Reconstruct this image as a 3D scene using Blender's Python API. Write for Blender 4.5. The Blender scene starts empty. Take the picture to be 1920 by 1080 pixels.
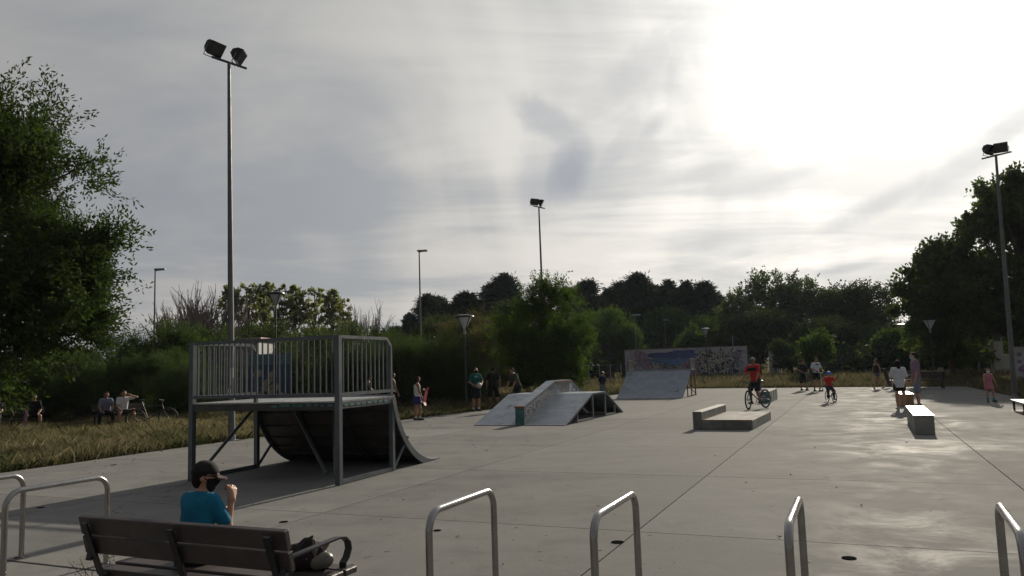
import bpy, math, random
import numpy as np
from mathutils import Vector, Matrix
random.seed(7)
SC = bpy.context.scene
COL = SC.collection
R_ = math.radians

# ------------------------------------------------------------------ camera
F, CH, ROLL = 1440.0, 1.7, math.atan(0.0315)
PITCH = math.atan(148 * math.cos(ROLL) / F)
_cp, _sp = math.cos(PITCH), math.sin(PITCH)
_f = np.array([0, _cp, _sp]); _r0 = np.array([1, 0, 0.]); _u0 = np.array([0, -_sp, _cp])
_c, _s = math.cos(ROLL), math.sin(ROLL)
_R = _r0 * _c - _u0 * _s; _U = _u0 * _c + _r0 * _s
cam_d = bpy.data.cameras.new('camera'); cam = bpy.data.objects.new('camera', cam_d); COL.objects.link(cam)
cam_d.sensor_width = 36; cam_d.lens = 36 * F / 1920; cam_d.clip_start = 0.05; cam_d.clip_end = 5000
cam.matrix_world = Matrix(((_R[0], _U[0], -_f[0], 0), (_R[1], _U[1], -_f[1], 0), (_R[2], _U[2], -_f[2], CH), (0, 0, 0, 1)))
SC.camera = cam

def ray(x, y): return _f * F + _R * (x - 960) - _U * (y - 540)
def G(x, y, z=0.0):
    d = ray(x, y); return np.array([0, 0, CH]) + d * ((z - CH) / d[2])
def D(x, y, Y):
    d = ray(x, y); return np.array([0, 0, CH]) + d * (Y / d[1])

# ------------------------------------------------------------------ light
SUN_AZ, SUN_EL = R_(27.0), R_(21.0)
SUNV = Vector((math.sin(SUN_AZ) * math.cos(SUN_EL), math.cos(SUN_AZ) * math.cos(SUN_EL), math.sin(SUN_EL)))
sd = bpy.data.lights.new('sun', 'SUN'); sd.energy = 5.0; sd.angle = R_(1.0); sd.color = (1.0, 0.9, 0.74)
sun = bpy.data.objects.new('sun', sd); COL.objects.link(sun)
sun.rotation_euler = SUNV.to_track_quat('Z', 'Y').to_euler(); sun.location = (20, 40, 30)
vs = SC.view_settings
vs.view_transform = 'Standard'; vs.look = 'None'; vs.exposure = 0.0; vs.gamma = 1.0; vs.use_curve_mapping = False

class NT:
    """small helper to write node trees"""
    def __init__(s, tree): s.t = tree; s.n = tree.nodes; s.l = tree.links
    def node(s, typ, **kw):
        n = s.n.new(typ)
        for k, v in kw.items():
            if k.startswith('_'): setattr(n, k[1:], v)
        return n
    def put(s, sock, v):
        if hasattr(v, 'is_output'): s.l.new(v, sock)
        elif v is not None: sock.default_value = v
    def math(s, op, a, b=None, c=None, clamp=False):
        n = s.n.new('ShaderNodeMath'); n.operation = op; n.use_clamp = clamp
        s.put(n.inputs[0], a)
        if b is not None: s.put(n.inputs[1], b)
        if c is not None: s.put(n.inputs[2], c)
        return n.outputs[0]
    def vmath(s, op, a, b=None, scale=None):
        n = s.n.new('ShaderNodeVectorMath'); n.operation = op
        s.put(n.inputs[0], a)
        if b is not None: s.put(n.inputs[1], b)
        if scale is not None: s.put(n.inputs['Scale'], scale)
        return n.outputs['Value'] if op in ('DOT_PRODUCT', 'LENGTH', 'DISTANCE') else n.outputs[0]
    def noise(s, vec, scale, detail=4, rough=0.55, dist=0.0):
        n = s.n.new('ShaderNodeTexNoise'); s.put(n.inputs['Vector'], vec)
        n.inputs['Scale'].default_value = scale; n.inputs['Detail'].default_value = detail
        n.inputs['Roughness'].default_value = rough; n.inputs['Distortion'].default_value = dist
        return n.outputs['Fac']
    def ramp(s, fac, stops):
        n = s.n.new('ShaderNodeValToRGB'); s.put(n.inputs[0], fac)
        el = n.color_ramp.elements
        while len(el) < len(stops): el.new(0.5)
        for e, (p, c) in zip(el, stops):
            e.position = p; e.color = (c, c, c, 1) if isinstance(c, (int, float)) else (*c, 1)
        return n.outputs[0]
    def mix(s, fac, a, b, mode='MIX'):
        n = s.n.new('ShaderNodeMix'); n.data_type = 'RGBA'; n.blend_type = mode
        s.put(n.inputs[0], fac)
        s.put(n.inputs[6], (*a, 1) if isinstance(a, tuple) else a); s.put(n.inputs[7], (*b, 1) if isinstance(b, tuple) else b)
        return n.outputs[2]
    def smooth(s, x, lo, hi):
        n = s.n.new('ShaderNodeMapRange'); n.interpolation_type = 'SMOOTHSTEP'
        s.put(n.inputs['Value'], x); n.inputs['From Min'].default_value = lo; n.inputs['From Max'].default_value = hi
        return n.outputs[0]

def make_sky():
    w = bpy.data.worlds.new('World'); SC.world = w; w.use_nodes = True
    T = NT(w.node_tree); T.n.clear()
    tc = T.node('ShaderNodeTexCoord'); d = tc.outputs['Generated']
    d = T.vmath('NORMALIZE', d)
    sep = T.node('ShaderNodeSeparateXYZ'); T.l.new(d, sep.inputs[0])
    x, y, z = sep.outputs
    zz = T.math('ADD', T.math('MAXIMUM', z, 0.0), 0.10)
    px = T.math('DIVIDE', x, zz); py = T.math('DIVIDE', y, zz)
    comb = T.node('ShaderNodeCombineXYZ'); T.l.new(px, comb.inputs[0]); T.l.new(py, comb.inputs[1])
    p = comb.outputs[0]
    # layered cloud sheets, stretched along one wind direction
    mp = T.node('ShaderNodeMapping'); T.l.new(p, mp.inputs[0]); mp.inputs['Rotation'].default_value = (0, 0, R_(-32)); mp.inputs['Scale'].default_value = (0.6, 1.0, 1)
    n1 = T.noise(mp.outputs[0], 0.62, 8, 0.56, 1.1)
    n0 = T.noise(d, 2.1, 4, 0.5, 1.6)
    mp2 = T.node('ShaderNodeMapping'); T.l.new(p, mp2.inputs[0]); mp2.inputs['Rotation'].default_value = (0, 0, R_(-20)); mp2.inputs['Scale'].default_value = (0.6, 1.5, 1); mp2.inputs['Location'].default_value = (3.1, 1.7, 0)
    n2 = T.noise(mp2.outputs[0], 1.3, 9, 0.6, 0.9)
    cosang = T.vmath('DOT_PRODUCT', d, tuple(SUNV))
    c1 = T.math('SUBTRACT', cosang, 1.0)
    wide = T.math('POWER', math.e, T.math('MULTIPLY', c1, 5.0))
    mid = T.math('POWER', math.e, T.math('MULTIPLY', c1, 13.0))
    tight = T.math('POWER', math.e, T.math('MULTIPLY', c1, 55.0))
    cloud = T.math('ADD', T.math('MULTIPLY', T.math('SUBTRACT', n0, 0.5), 0.6), T.math('ADD', T.math('MULTIPLY', n1, 0.76), T.math('MULTIPLY', n2, 0.24)))
    # thin places in the cloud sheet (openings with bluer, darker air)
    nb = T.noise(d, 7.0, 7, 0.62, 0.8)
    def opening(pxl, w_, k, amp):
        # elliptical thin patch: centre direction, half sizes in degrees, tilt, edge raggedness
        v = Vector(ray(*pxl)).normalized(); a_, b_, tilt = w_; e1 = v.cross(Vector((0, 0, 1))).normalized(); e2 = e1.cross(v); c_, s_ = math.cos(R_(tilt)), math.sin(R_(tilt))
        f1 = (e1 * c_ + e2 * s_) / math.sin(R_(a_)); f2 = (e2 * c_ - e1 * s_) / math.sin(R_(b_))
        q1 = T.vmath('DOT_PRODUCT', d, tuple(f1)); q2 = T.vmath('DOT_PRODUCT', d, tuple(f2)); front = T.math('GREATER_THAN', T.vmath('DOT_PRODUCT', d, tuple(v)), 0.3)
        q = T.math('ADD', T.math('SQRT', T.math('ADD', T.math('MULTIPLY', q1, q1), T.math('MULTIPLY', q2, q2))), T.math('MULTIPLY', T.math('SUBTRACT', nb, 0.5), k))
        return T.math('MULTIPLY', T.math('MULTIPLY', T.math('SUBTRACT', 1.0, T.smooth(q, 0.15, 1.05)), amp), front)
    op = None
    for a in (((1068, 325), (2.4, 3.6, -28), 1.3, .85), ((1055, 330), (5.5, 3.4, 20), 1.6, .35), ((1040, 235), (4.2, 1.5, -38), 2.2, .42), ((1225, 238), (2.8, 1.1, 45), 2.2, .4), ((1150, 290), (4.5, 1.2, 38), 2.0, .3), ((1300, 60), (8, 3.0, 48), 2.6, .36), ((1215, 120), (6, 2, 30), 2.0, .35), ((1905, 225), (5, 1.5, 38), 1.8, .6), ((1660, 378), (6, 1.1, 22), 1.5, .55), ((1800, 315), (6, 1.3, 28), 1.6, .5), ((1580, 505), (3.0, .5, 8), 1.0, .5), ((1480, 330), (6, .9, 12), 1.6, .3), ((1300, 330), (5, .9, 8), 1.6, .3)):
        o = opening(*a); op = o if op is None else T.math('MAXIMUM', op, o)
    shade = T.smooth(cloud, 0.36, 0.66)                       # 0 thin, 1 thick bright veil
    shade = T.math('MULTIPLY', shade, T.math('SUBTRACT', 1.0, op))
    ns = T.node('ShaderNodeTexSky'); ns.sky_type = 'NISHITA'; ns.sun_disc = False
    ns.sun_elevation = SUN_EL; ns.sun_rotation = SUN_AZ; ns.altitude = 700
    clear = T.vmath('SCALE', ns.outputs[0], scale=0.05)
    thin = T.mix(0.10, (0.285, 0.298, 0.322), clear)
    low = T.smooth(T.math('MULTIPLY', z, -1.0), -0.42, 0.0)   # paler towards the horizon
    thick = T.mix(low, (0.335, 0.338, 0.34), (0.42, 0.40, 0.385))
    body = T.mix(T.math('MULTIPLY', op, 0.9), T.mix(shade, thin, thick), (0.205, 0.235, 0.30))
    away = T.node('ShaderNodeMapRange'); away.interpolation_type = 'SMOOTHSTEP'; T.l.new(cosang, away.inputs['Value']); away.inputs['From Min'].default_value = -0.25; away.inputs['From Max'].default_value = 0.7; away.inputs['To Min'].default_value = 0.62
    body = T.vmath('SCALE', body, scale=away.outputs[0])
    gl = T.math('ADD', T.math('MULTIPLY', wide, 0.34), T.math('ADD', T.math('MULTIPLY', mid, 0.46), T.math('MULTIPLY', tight, 1.0)))
    gl = T.math('MULTIPLY', gl, T.math('ADD', 0.55, T.math('MULTIPLY', shade, 0.65)))
    gl = T.math('MULTIPLY', gl, T.math('SUBTRACT', 1.0, T.math('MULTIPLY', op, 0.35)))
    glc = T.vmath('SCALE', (1.0, 0.95, 0.84), scale=gl)
    col = T.vmath('ADD', body, glc)
    bg = T.node('ShaderNodeBackground'); T.l.new(col, bg.inputs[0]); bg.inputs[1].default_value = 1.0
    out = T.node('ShaderNodeOutputWorld'); T.l.new(bg.outputs[0], out.inputs[0])
make_sky()

# ------------------------------------------------------------------ tagging and linking
def tag(o, label=None, cat=None, group=None, kind=None):
    for k, v in (('label', label), ('category', cat), ('group', group), ('kind', kind)):
        if v: o[k] = v
    return o
def empty(name, loc=(0, 0, 0), az=0.0, label=None, cat=None, group=None):
    o = bpy.data.objects.new(name, None); COL.objects.link(o); o.empty_display_size = 0.2
    o.location = loc; o.rotation_euler = (0, 0, -R_(az)); return tag(o, label, cat, group)
def link_mesh(name, me, mat=None, parent=None, smooth=False):
    o = bpy.data.objects.new(name, me); COL.objects.link(o)
    if mat: me.materials.append(mat)
    if parent: o.parent = parent
    if smooth: me.polygons.foreach_set('use_smooth', [True] * len(me.polygons))
    return o
def copy_tree(o, parent=None, **kw):
    c = o.copy(); COL.objects.link(c)
    if parent: c.parent = parent
    for ch in list(o.children): copy_tree(ch, c)
    for k, v in kw.items():
        if k in ('label', 'category', 'group'): c[k] = v
    return c
def place(o, loc, az=0.0, s=1.0):
    o.location = loc; o.rotation_euler = (0, 0, -R_(az)); o.scale = (s, s, s) if not isinstance(s, tuple) else s
    return o

class MB:
    """collects simple solids, links them as one mesh object"""
    def __init__(s): s.v = []; s.f = []
    def add(s, vs, fs):
        b = len(s.v); s.v += [tuple(map(float, p)) for p in vs]; s.f += [tuple(i + b for i in f) for f in fs]; return s
    def box(s, c, d, rot=None, bev=0.0):
        x, y, z = [k / 2 for k in d]
        if bev > 0:
            b = min(bev, x * .9, y * .9, z * .9); vs = []
            for sx in (-1, 1):
                for sy in (-1, 1):
                    for sz in (-1, 1):
                        vs += [(sx * x, sy * (y - b), sz * (z - b)), (sx * (x - b), sy * y, sz * (z - b)), (sx * (x - b), sy * (y - b), sz * z)]
            I = lambda a, b_, c_, k: ((a * 2 + b_) * 2 + c_) * 3 + k
            fs = []
            for a in (0, 1):
                q = [I(a, 0, 0, 0), I(a, 0, 1, 0), I(a, 1, 1, 0), I(a, 1, 0, 0)]; fs.append(q if a == 0 else q[::-1])
                q = [I(0, a, 0, 1), I(1, a, 0, 1), I(1, a, 1, 1), I(0, a, 1, 1)]; fs.append(q if a == 0 else q[::-1])
                q = [I(0, 0, a, 2), I(0, 1, a, 2), I(1, 1, a, 2), I(1, 0, a, 2)]; fs.append(q if a == 0 else q[::-1])
            for a in (0, 1):
                for b2 in (0, 1):
                    q = [I(a, b2, 0, 0), I(a, b2, 0, 1), I(a, b2, 1, 1), I(a, b2, 1, 0)]; fs.append(q if a != b2 else q[::-1])
                    q = [I(a, 0, b2, 0), I(a, 0, b2, 2), I(a, 1, b2, 2), I(a, 1, b2, 0)]; fs.append(q if a == b2 else q[::-1])
                    q = [I(0, a, b2, 1), I(0, a, b2, 2), I(1, a, b2, 2), I(1, a, b2, 1)]; fs.append(q if a != b2 else q[::-1])
                    for c2 in (0, 1):
                        q = [I(a, b2, c2, 0), I(a, b2, c2, 1), I(a, b2, c2, 2)]; fs.append(q if (a + b2 + c2) % 2 == 1 else q[::-1])
        else:
            vs = [(-x, -y, -z), (x, -y, -z), (x, y, -z), (-x, y, -z), (-x, -y, z), (x, -y, z), (x, y, z), (-x, y, z)]
            fs = [(0, 3, 2, 1), (4, 5, 6, 7), (0, 1, 5, 4), (1, 2, 6, 5), (2, 3, 7, 6), (3, 0, 4, 7)]
        M = rot if rot else Matrix.Identity(3)
        return s.add([M @ Vector(p) + Vector(c) for p in vs], fs)
    def bar(s, a, b, w, h=None, up=(0, 0, 1)):
        a, b = Vector(a), Vector(b); h = h or w; d = (b - a); L = d.length; d.normalize()
        u = Vector(up)
        if abs(d.dot(u)) > .98: u = Vector((0, 1, 0))
        r = d.cross(u).normalized(); u = r.cross(d)
        M = Matrix((r, d, u)).transposed(); return s.box((a + b) / 2, (w, L, h), M)
    def tube(s, pts, r, n=8, cap=True):
        pts = [Vector(p) for p in pts]; rs = r if isinstance(r, (list, tuple)) else [r] * len(pts)
        vs, fs = [], []; prev = None
        for i, p in enumerate(pts):
            t = (pts[min(i + 1, len(pts) - 1)] - pts[max(i - 1, 0)]).normalized()
            if prev is None:
                ref = Vector((0, 0, 1)) if abs(t.z) < .9 else Vector((1, 0, 0)); a = t.cross(ref).normalized()
            else: a = (prev - t * prev.dot(t)).normalized()
            prev = a; b = t.cross(a)
            for k in range(n):
                th = 2 * math.pi * k / n; vs.append(p + (a * math.cos(th) + b * math.sin(th)) * rs[i])
        for i in range(len(pts) - 1):
            for k in range(n): fs.append((i * n + k, i * n + (k + 1) % n, (i + 1) * n + (k + 1) % n, (i + 1) * n + k))
        if cap: fs.append(tuple(range(n - 1, -1, -1))); fs.append(tuple((len(pts) - 1) * n + k for k in range(n)))
        return s.add(vs, fs)
    def lathe(s, prof, n=16, c=(0, 0, 0)):
        vs = [(c[0] + r * math.cos(2 * math.pi * k / n), c[1] + r * math.sin(2 * math.pi * k / n), c[2] + z) for r, z in prof for k in range(n)]
        fs = [(i * n + k, i * n + (k + 1) % n, (i + 1) * n + (k + 1) % n, (i + 1) * n + k) for i in range(len(prof) - 1) for k in range(n)]
        if prof[0][0] > 1e-4: fs.append(tuple(range(n - 1, -1, -1)))
        if prof[-1][0] > 1e-4: fs.append(tuple((len(prof) - 1) * n + k for k in range(n)))
        return s.add(vs, fs)
    def prism(s, poly, axis, a, b):
        """poly in the two other axes, extruded along axis from a to b"""
        def P(p, t):
            return (t, p[0], p[1]) if axis == 'x' else (p[0], t, p[1]) if axis == 'y' else (p[0], p[1], t)
        n = len(poly); vs = [P(p, a) for p in poly] + [P(p, b) for p in poly]
        fs = [(i, (i + 1) % n, n + (i + 1) % n, n + i) for i in range(n)] + [tuple(range(n - 1, -1, -1)), tuple(range(n, 2 * n))]
        return s.add(vs, fs)
    def torus(s, c, R, r, n=28, m=6, M=None):
        M = M or Matrix.Identity(3); vs, fs = [], []
        for i in range(n):
            a = 2 * math.pi * i / n
            for k in range(m):
                b = 2 * math.pi * k / m; q = (R + r * math.cos(b))
                vs.append(M @ Vector((q * math.cos(a), q * math.sin(a), r * math.sin(b))) + Vector(c))
        for i in range(n):
            for k in range(m): fs.append((i * m + k, ((i + 1) % n) * m + k, ((i + 1) % n) * m + (k + 1) % m, i * m + (k + 1) % m))
        return s.add(vs, fs)
    def ball(s, c, r, n=10, m=7, sc=(1, 1, 1)):
        prof = [(math.sin(math.pi * i / m), -math.cos(math.pi * i / m)) for i in range(m + 1)]
        vs = [(c[0] + r * sc[0] * q * math.cos(2 * math.pi * k / n), c[1] + r * sc[1] * q * math.sin(2 * math.pi * k / n), c[2] + r * sc[2] * z) for q, z in prof for k in range(n)]
        fs = [(i * n + k, i * n + (k + 1) % n, (i + 1) * n + (k + 1) % n, (i + 1) * n + k) for i in range(m) for k in range(n)]
        return s.add(vs, fs)
    def mesh(s, name):
        me = bpy.data.meshes.new(name); me.from_pydata(s.v, [], s.f); me.validate(); 
        import bmesh
        bm = bmesh.new(); bm.from_mesh(me); bmesh.ops.recalc_face_normals(bm, faces=bm.faces); bm.to_mesh(me); bm.free(); return me
    def build(s, name, mat=None, parent=None, smooth=False, label=None):
        o = link_mesh(name, s.mesh(name), mat, parent, smooth)
        if smooth:
            try: o.data.set_sharp_from_angle(angle=R_(38))
            except Exception: pass
        if label: o['label'] = label
        return o
def box(name, c, d, mat, parent=None, bev=0.0, rot=None, label=None): return MB().box(c, d, rot, bev).build(name, mat, parent, label=label)
def bar(name, a, b, w, mat, parent=None, h=None, label=None): return MB().bar(a, b, w, h).build(name, mat, parent, label=label)
def tube(name, pts, r, mat, parent=None, n=10, label=None): return MB().tube(pts, r, n).build(name, mat, parent, True, label=label)

# ------------------------------------------------------------------ materials
MATS = {}
def mat(name, col, rough=0.6, metal=0.0, var=0.12, scale=6.0, bump=0.0, spec=0.5, rvar=0.0, bscale=60.0, obj=True, coat=0.0):
    if name in MATS: return MATS[name]
    m = bpy.data.materials.new(name); m.use_nodes = True; T = NT(m.node_tree); b = T.n['Principled BSDF']
    tc = T.node('ShaderNodeTexCoord'); v = tc.outputs['Object'] if obj else None
    if v is None:
        g = T.node('ShaderNodeNewGeometry'); v = g.outputs['Position']
    n = T.noise(v, scale, 6, 0.6)
    k = T.ramp(n, [(0.3, 1 - var), (0.7, 1 + var)]); c = T.mix(1.0, col, k, 'MULTIPLY')
    T.l.new(c, b.inputs['Base Color']); b.inputs['Metallic'].default_value = metal
    b.inputs['Specular IOR Level'].default_value = spec
    if rvar: T.l.new(T.ramp(T.noise(v, scale * 1.7, 5, .6), [(0.3, max(.05, rough - rvar)), (0.7, min(1, rough + rvar))]), b.inputs['Roughness'])
    else: b.inputs['Roughness'].default_value = rough
    if coat: b.inputs['Coat Weight'].default_value = coat; b.inputs['Coat Roughness'].default_value = 0.15
    if bump:
        bp = T.node('ShaderNodeBump'); bp.inputs['Strength'].default_value = bump; bp.inputs['Distance'].default_value = 0.01
        T.l.new(T.noise(v, bscale, 5, .65), bp.inputs['Height']); T.l.new(bp.outputs[0], b.inputs['Normal'])
    MATS[name] = m; return m

def mat_concrete():
    m = bpy.data.materials.new('slab_concrete'); m.use_nodes = True; T = NT(m.node_tree); b = T.n['Principled BSDF']
    g = T.node('ShaderNodeNewGeometry'); P = g.outputs['Position']
    mp = T.node('ShaderNodeMapping'); T.l.new(P, mp.inputs[0]); mp.inputs['Rotation'].default_value = (0, 0, R_(12)); mp.inputs['Scale'].default_value = (0.5, 1.2, 1)
    big = T.noise(mp.outputs[0], 0.32, 6, 0.62, 0.5); midn = T.noise(P, 1.6, 7, 0.65, 0.2); fine = T.noise(P, 38, 4, .7); sp = T.noise(P, 9.0, 3, .5)
    col = T.ramp(big, [(0.25, (0.160, 0.158, 0.153)), (0.5, (0.194, 0.191, 0.183)), (0.75, (0.226, 0.221, 0.210))])
    col = T.mix(1.0, col, T.ramp(midn, [(0.28, 0.83), (0.5, 1.0), (0.75, 1.10)]), 'MULTIPLY')
    col = T.mix(1.0, col, T.ramp(fine, [(0.3, 0.93), (0.7, 1.06)]), 'MULTIPLY')
    # dark spots of grime and gum
    col = T.mix(T.smooth(sp, 0.68, 0.73), col, (0.07, 0.068, 0.063))
    # hairline cracks, wheel marks and damp looking stains
    wv = T.vmath('ADD', P, T.vmath('SCALE', T.node('ShaderNodeTexNoise').outputs['Color'], scale=0.0)); wn = T.node('ShaderNodeTexNoise'); T.l.new(P, wn.inputs['Vector']); wn.inputs['Scale'].default_value = 0.8; wn.inputs['Detail'].default_value = 5
    wp = T.vmath('ADD', P, T.vmath('SCALE', wn.outputs['Color'], scale=1.6))
    vo = T.node('ShaderNodeTexVoronoi'); vo.feature = 'DISTANCE_TO_EDGE'; T.l.new(wp, vo.inputs['Vector']); vo.inputs['Scale'].default_value = 0.16
    crack = T.math('MULTIPLY', T.math('SUBTRACT', 1.0, T.smooth(vo.outputs['Distance'], 0.0009, 0.0022)), T.smooth(T.noise(P, .21, 2), .50, .56))
    col = T.mix(T.math('MULTIPLY', crack, 0.55), col, (0.06, 0.058, 0.053))
    wa = T.node('ShaderNodeTexWave'); wa.wave_type = 'RINGS'; wa.rings_direction = 'Z'; ms = T.node('ShaderNodeMapping'); T.l.new(wp, ms.inputs[0]); ms.inputs['Location'].default_value = (-7, -3, 0); T.l.new(ms.outputs[0], wa.inputs[0]); wa.inputs['Scale'].default_value = 0.09; wa.inputs['Distortion'].default_value = 3.0; wa.inputs['Detail'].default_value = 2.0
    skid = T.math('MULTIPLY', T.smooth(wa.outputs['Fac'], 0.985, 0.999), T.smooth(T.noise(P, .33, 3), .5, .62))
    col = T.mix(T.math('MULTIPLY', skid, 0.18), col, (0.05, 0.05, 0.048))
    stain = T.smooth(T.noise(P, .55, 7, .7, 1.2), .56, .68); col = T.mix(1.0, col, T.ramp(stain, [(0, 1.0), (1, 0.95)]), 'MULTIPLY')
    oi = T.node('ShaderNodeObjectInfo')
    col = T.mix(1.0, col, T.ramp(oi.outputs['Random'], [(0.0, 0.90), (1.0, 1.08)]), 'MULTIPLY')
    T.l.new(col, b.inputs['Base Color'])
    ra = T.math('ADD', T.math('MULTIPLY', T.smooth(big, .3, .7), 0.14), T.math('MULTIPLY', T.smooth(midn, .3, .7), 0.14))
    T.l.new(T.math('ADD', ra, 0.75), b.inputs['Roughness']); b.inputs['IOR'].default_value = 1.38
    T.l.new(T.math('ADD', 0.025, T.math('MULTIPLY', T.math('ADD', T.math('MULTIPLY', T.smooth(midn, .25, .75), 0.5), T.math('MULTIPLY', T.smooth(big, .3, .7), 0.5)), 0.05)), b.inputs['Specular IOR Level'])
    # worn, polished patches: a thin smoother film that only shows towards the sun
    pol = T.math('MULTIPLY', T.smooth(T.noise(P, .9, 7, .68, .6), .42, .72), T.smooth(T.noise(P, .16, 4, .6), .34, .62))
    T.l.new(T.math('MULTIPLY', pol, 0.062), b.inputs['Coat Weight']); b.inputs['Coat Roughness'].default_value = 0.42; b.inputs['Coat IOR'].default_value = 1.4
    bp = T.node('ShaderNodeBump'); bp.inputs['Strength'].default_value = 0.6; bp.inputs['Distance'].default_value = 0.012
    T.l.new(T.math('ADD', T.math('MULTIPLY', midn, 1.5), T.math('MULTIPLY', fine, 0.35)), bp.inputs['Height']); T.l.new(bp.outputs[0], b.inputs['Normal'])
    return m
def mat_leaf(name, c1, c2, trans=0.35, rough=0.55):
    m = bpy.data.materials.new(name); m.use_nodes = True; T = NT(m.node_tree); b = T.n['Principled BSDF']
    g = T.node('ShaderNodeNewGeometry'); oi = T.node('ShaderNodeObjectInfo')
    c = T.mix(g.outputs['Random Per Island'], c1, c2)
    c = T.mix(1.0, c, T.ramp(T.noise(g.outputs['Position'], 0.55, 3, .5), [(0.3, 0.72), (0.7, 1.25)]), 'MULTIPLY')
    c = T.mix(1.0, c, T.ramp(oi.outputs['Random'], [(0, 0.85), (1, 1.15)]), 'MULTIPLY')
    T.l.new(c, b.inputs['Base Color']); b.inputs['Roughness'].default_value = .75; b.inputs['Specular IOR Level'].default_value = 0.08
    tr = T.node('ShaderNodeBsdfTranslucent'); T.l.new(T.mix(1.0, c, (1.5, 1.7, 0.6), 'MULTIPLY'), tr.inputs[0])
    mx = T.node('ShaderNodeMixShader'); mx.inputs[0].default_value = trans
    T.l.new(b.outputs[0], mx.inputs[1]); T.l.new(tr.outputs[0], mx.inputs[2]); T.l.new(mx.outputs[0], T.n['Material Output'].inputs[0]); return m

M_CONC = mat_concrete()
M_CONC2 = mat('cast_concrete', (0.23, 0.226, 0.21), .85, var=.28, scale=2.2, bump=.25, bscale=45, rvar=.1, spec=.12)
M_JOINT = mat('joint_filler', (0.03, 0.03, 0.028), .9, var=.3)
M_STEEL = mat('painted_grey_steel', (0.092, 0.104, 0.116), .42, .35, .2, 3.0, rvar=.12)
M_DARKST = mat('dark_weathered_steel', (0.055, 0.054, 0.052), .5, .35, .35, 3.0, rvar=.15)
M_RAMP = mat('ramp_sheet', (0.165, 0.196, 0.242), .42, .15, .24, 2.6, rvar=.16, bump=.05, bscale=8)
M_DECK = mat('deck_sheet', (0.30, 0.30, 0.29), .32, .2, .2, 3.0, rvar=.12)
M_GALV = mat('galvanised_steel', (0.22, 0.23, 0.245), .45, .6, .2, 3.0, rvar=.1)
M_INOX = mat('brushed_stainless', (0.33, 0.32, 0.315), .24, 1.0, .1, 9.0, rvar=.06)
M_RUST = mat('rusty_coping', (0.23, 0.105, 0.045), .7, .2, .3, 9)
M_TEAL = mat('teal_paint', (0.05, 0.13, 0.125), .55, .0, .35, 7)
M_BLACK = mat('black_metal', (0.022, 0.022, 0.024), .45, .4, .2)
M_WOOD = mat('stained_bench_timber', (0.046, 0.034, 0.032), .5, 0, .35, 5, bump=.3, bscale=30)
M_WOOD2 = mat('plywood', (0.22, 0.13, 0.075), .6, 0, .2, 4)
M_WHITE = mat('white_paint', (0.62, 0.62, 0.60), .55, 0, .12, 1.5)
M_RUBBER = mat('rubber', (0.02, 0.02, 0.021), .75, 0, .1)
M_SKIN = mat('skin', (0.36, 0.19, 0.125), .5, 0, .06, 9)
M_SKIN2 = mat('tanned_skin', (0.27, 0.135, 0.085), .5, 0, .06, 9)
M_HAIR = mat('dark_hair', (0.016, 0.011, 0.009), .8, 0, .3, 30, spec=.15)
M_HAIRB = mat('brown_hair', (0.055, 0.03, 0.017), .8, 0, .3, 30, spec=.15)
M_HAIRF = mat('fair_hair', (0.22, 0.13, 0.06), .5, 0, .3, 30)
M_MAST = mat('mast_steel', (0.115, 0.118, 0.125), .55, .3, .2, 2.0, rvar=.1)
M_GLASS = mat('dark_glass', (0.02, 0.022, 0.025), .12, 0, .05)
M_FROST = mat('frosted_lamp_glass', (0.55, 0.57, 0.6), .2, 0, .05)
M_BARK = mat('bark', (0.07, 0.055, 0.042), .85, 0, .35, 6, bump=.5, bscale=20)
def cloth(name, col): return mat('cloth_' + name, col, .85, 0, .16, 9, bump=.75, bscale=11, spec=.2)

# ------------------------------------------------------------------ ground and slab
AZ = 23.9
_ca, _sa = math.cos(R_(AZ)), math.sin(R_(AZ))
def S(v, u, z=0.0): return Vector((v * _ca + u * _sa, -v * _sa + u * _ca, z))
def toS(x, y): return (x * _ca - y * _sa, x * _sa + y * _ca)
SLAB = [(-26, -6), (-13.2, 5.2), (-9.83, 14.84), (-7.59, 20.4), (-4.6, 25.7), (-1.83, 30.5), (0.81, 35.3), (4.4, 41.2), (7.6, 45.8), (11.0, 48.6), (17.6, 43.9), (22.7, 39.0), (18.26, 28.0), (8.5, 4.0), (4, -7)]
def inside(pt, poly):
    x, y = pt; r = False; j = len(poly) - 1
    for i in range(len(poly)):
        xi, yi = poly[i]; xj, yj = poly[j]
        if (yi > y) != (yj > y) and x < (xj - xi) * (y - yi) / (yj - yi) + xi: r = not r
        j = i
    return r
def clip(poly, axis, lim, keep_less):
    out = []
    for i in range(len(poly)):
        a, b = poly[i - 1], poly[i]
        ia = (a[axis] <= lim) == keep_less; ib = (b[axis] <= lim) == keep_less
        if ia != ib:
            t = (lim - a[axis]) / (b[axis] - a[axis]); out.append((a[0] + t * (b[0] - a[0]), a[1] + t * (b[1] - a[1])))
        if ib: out.append(b)
    return out

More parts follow.
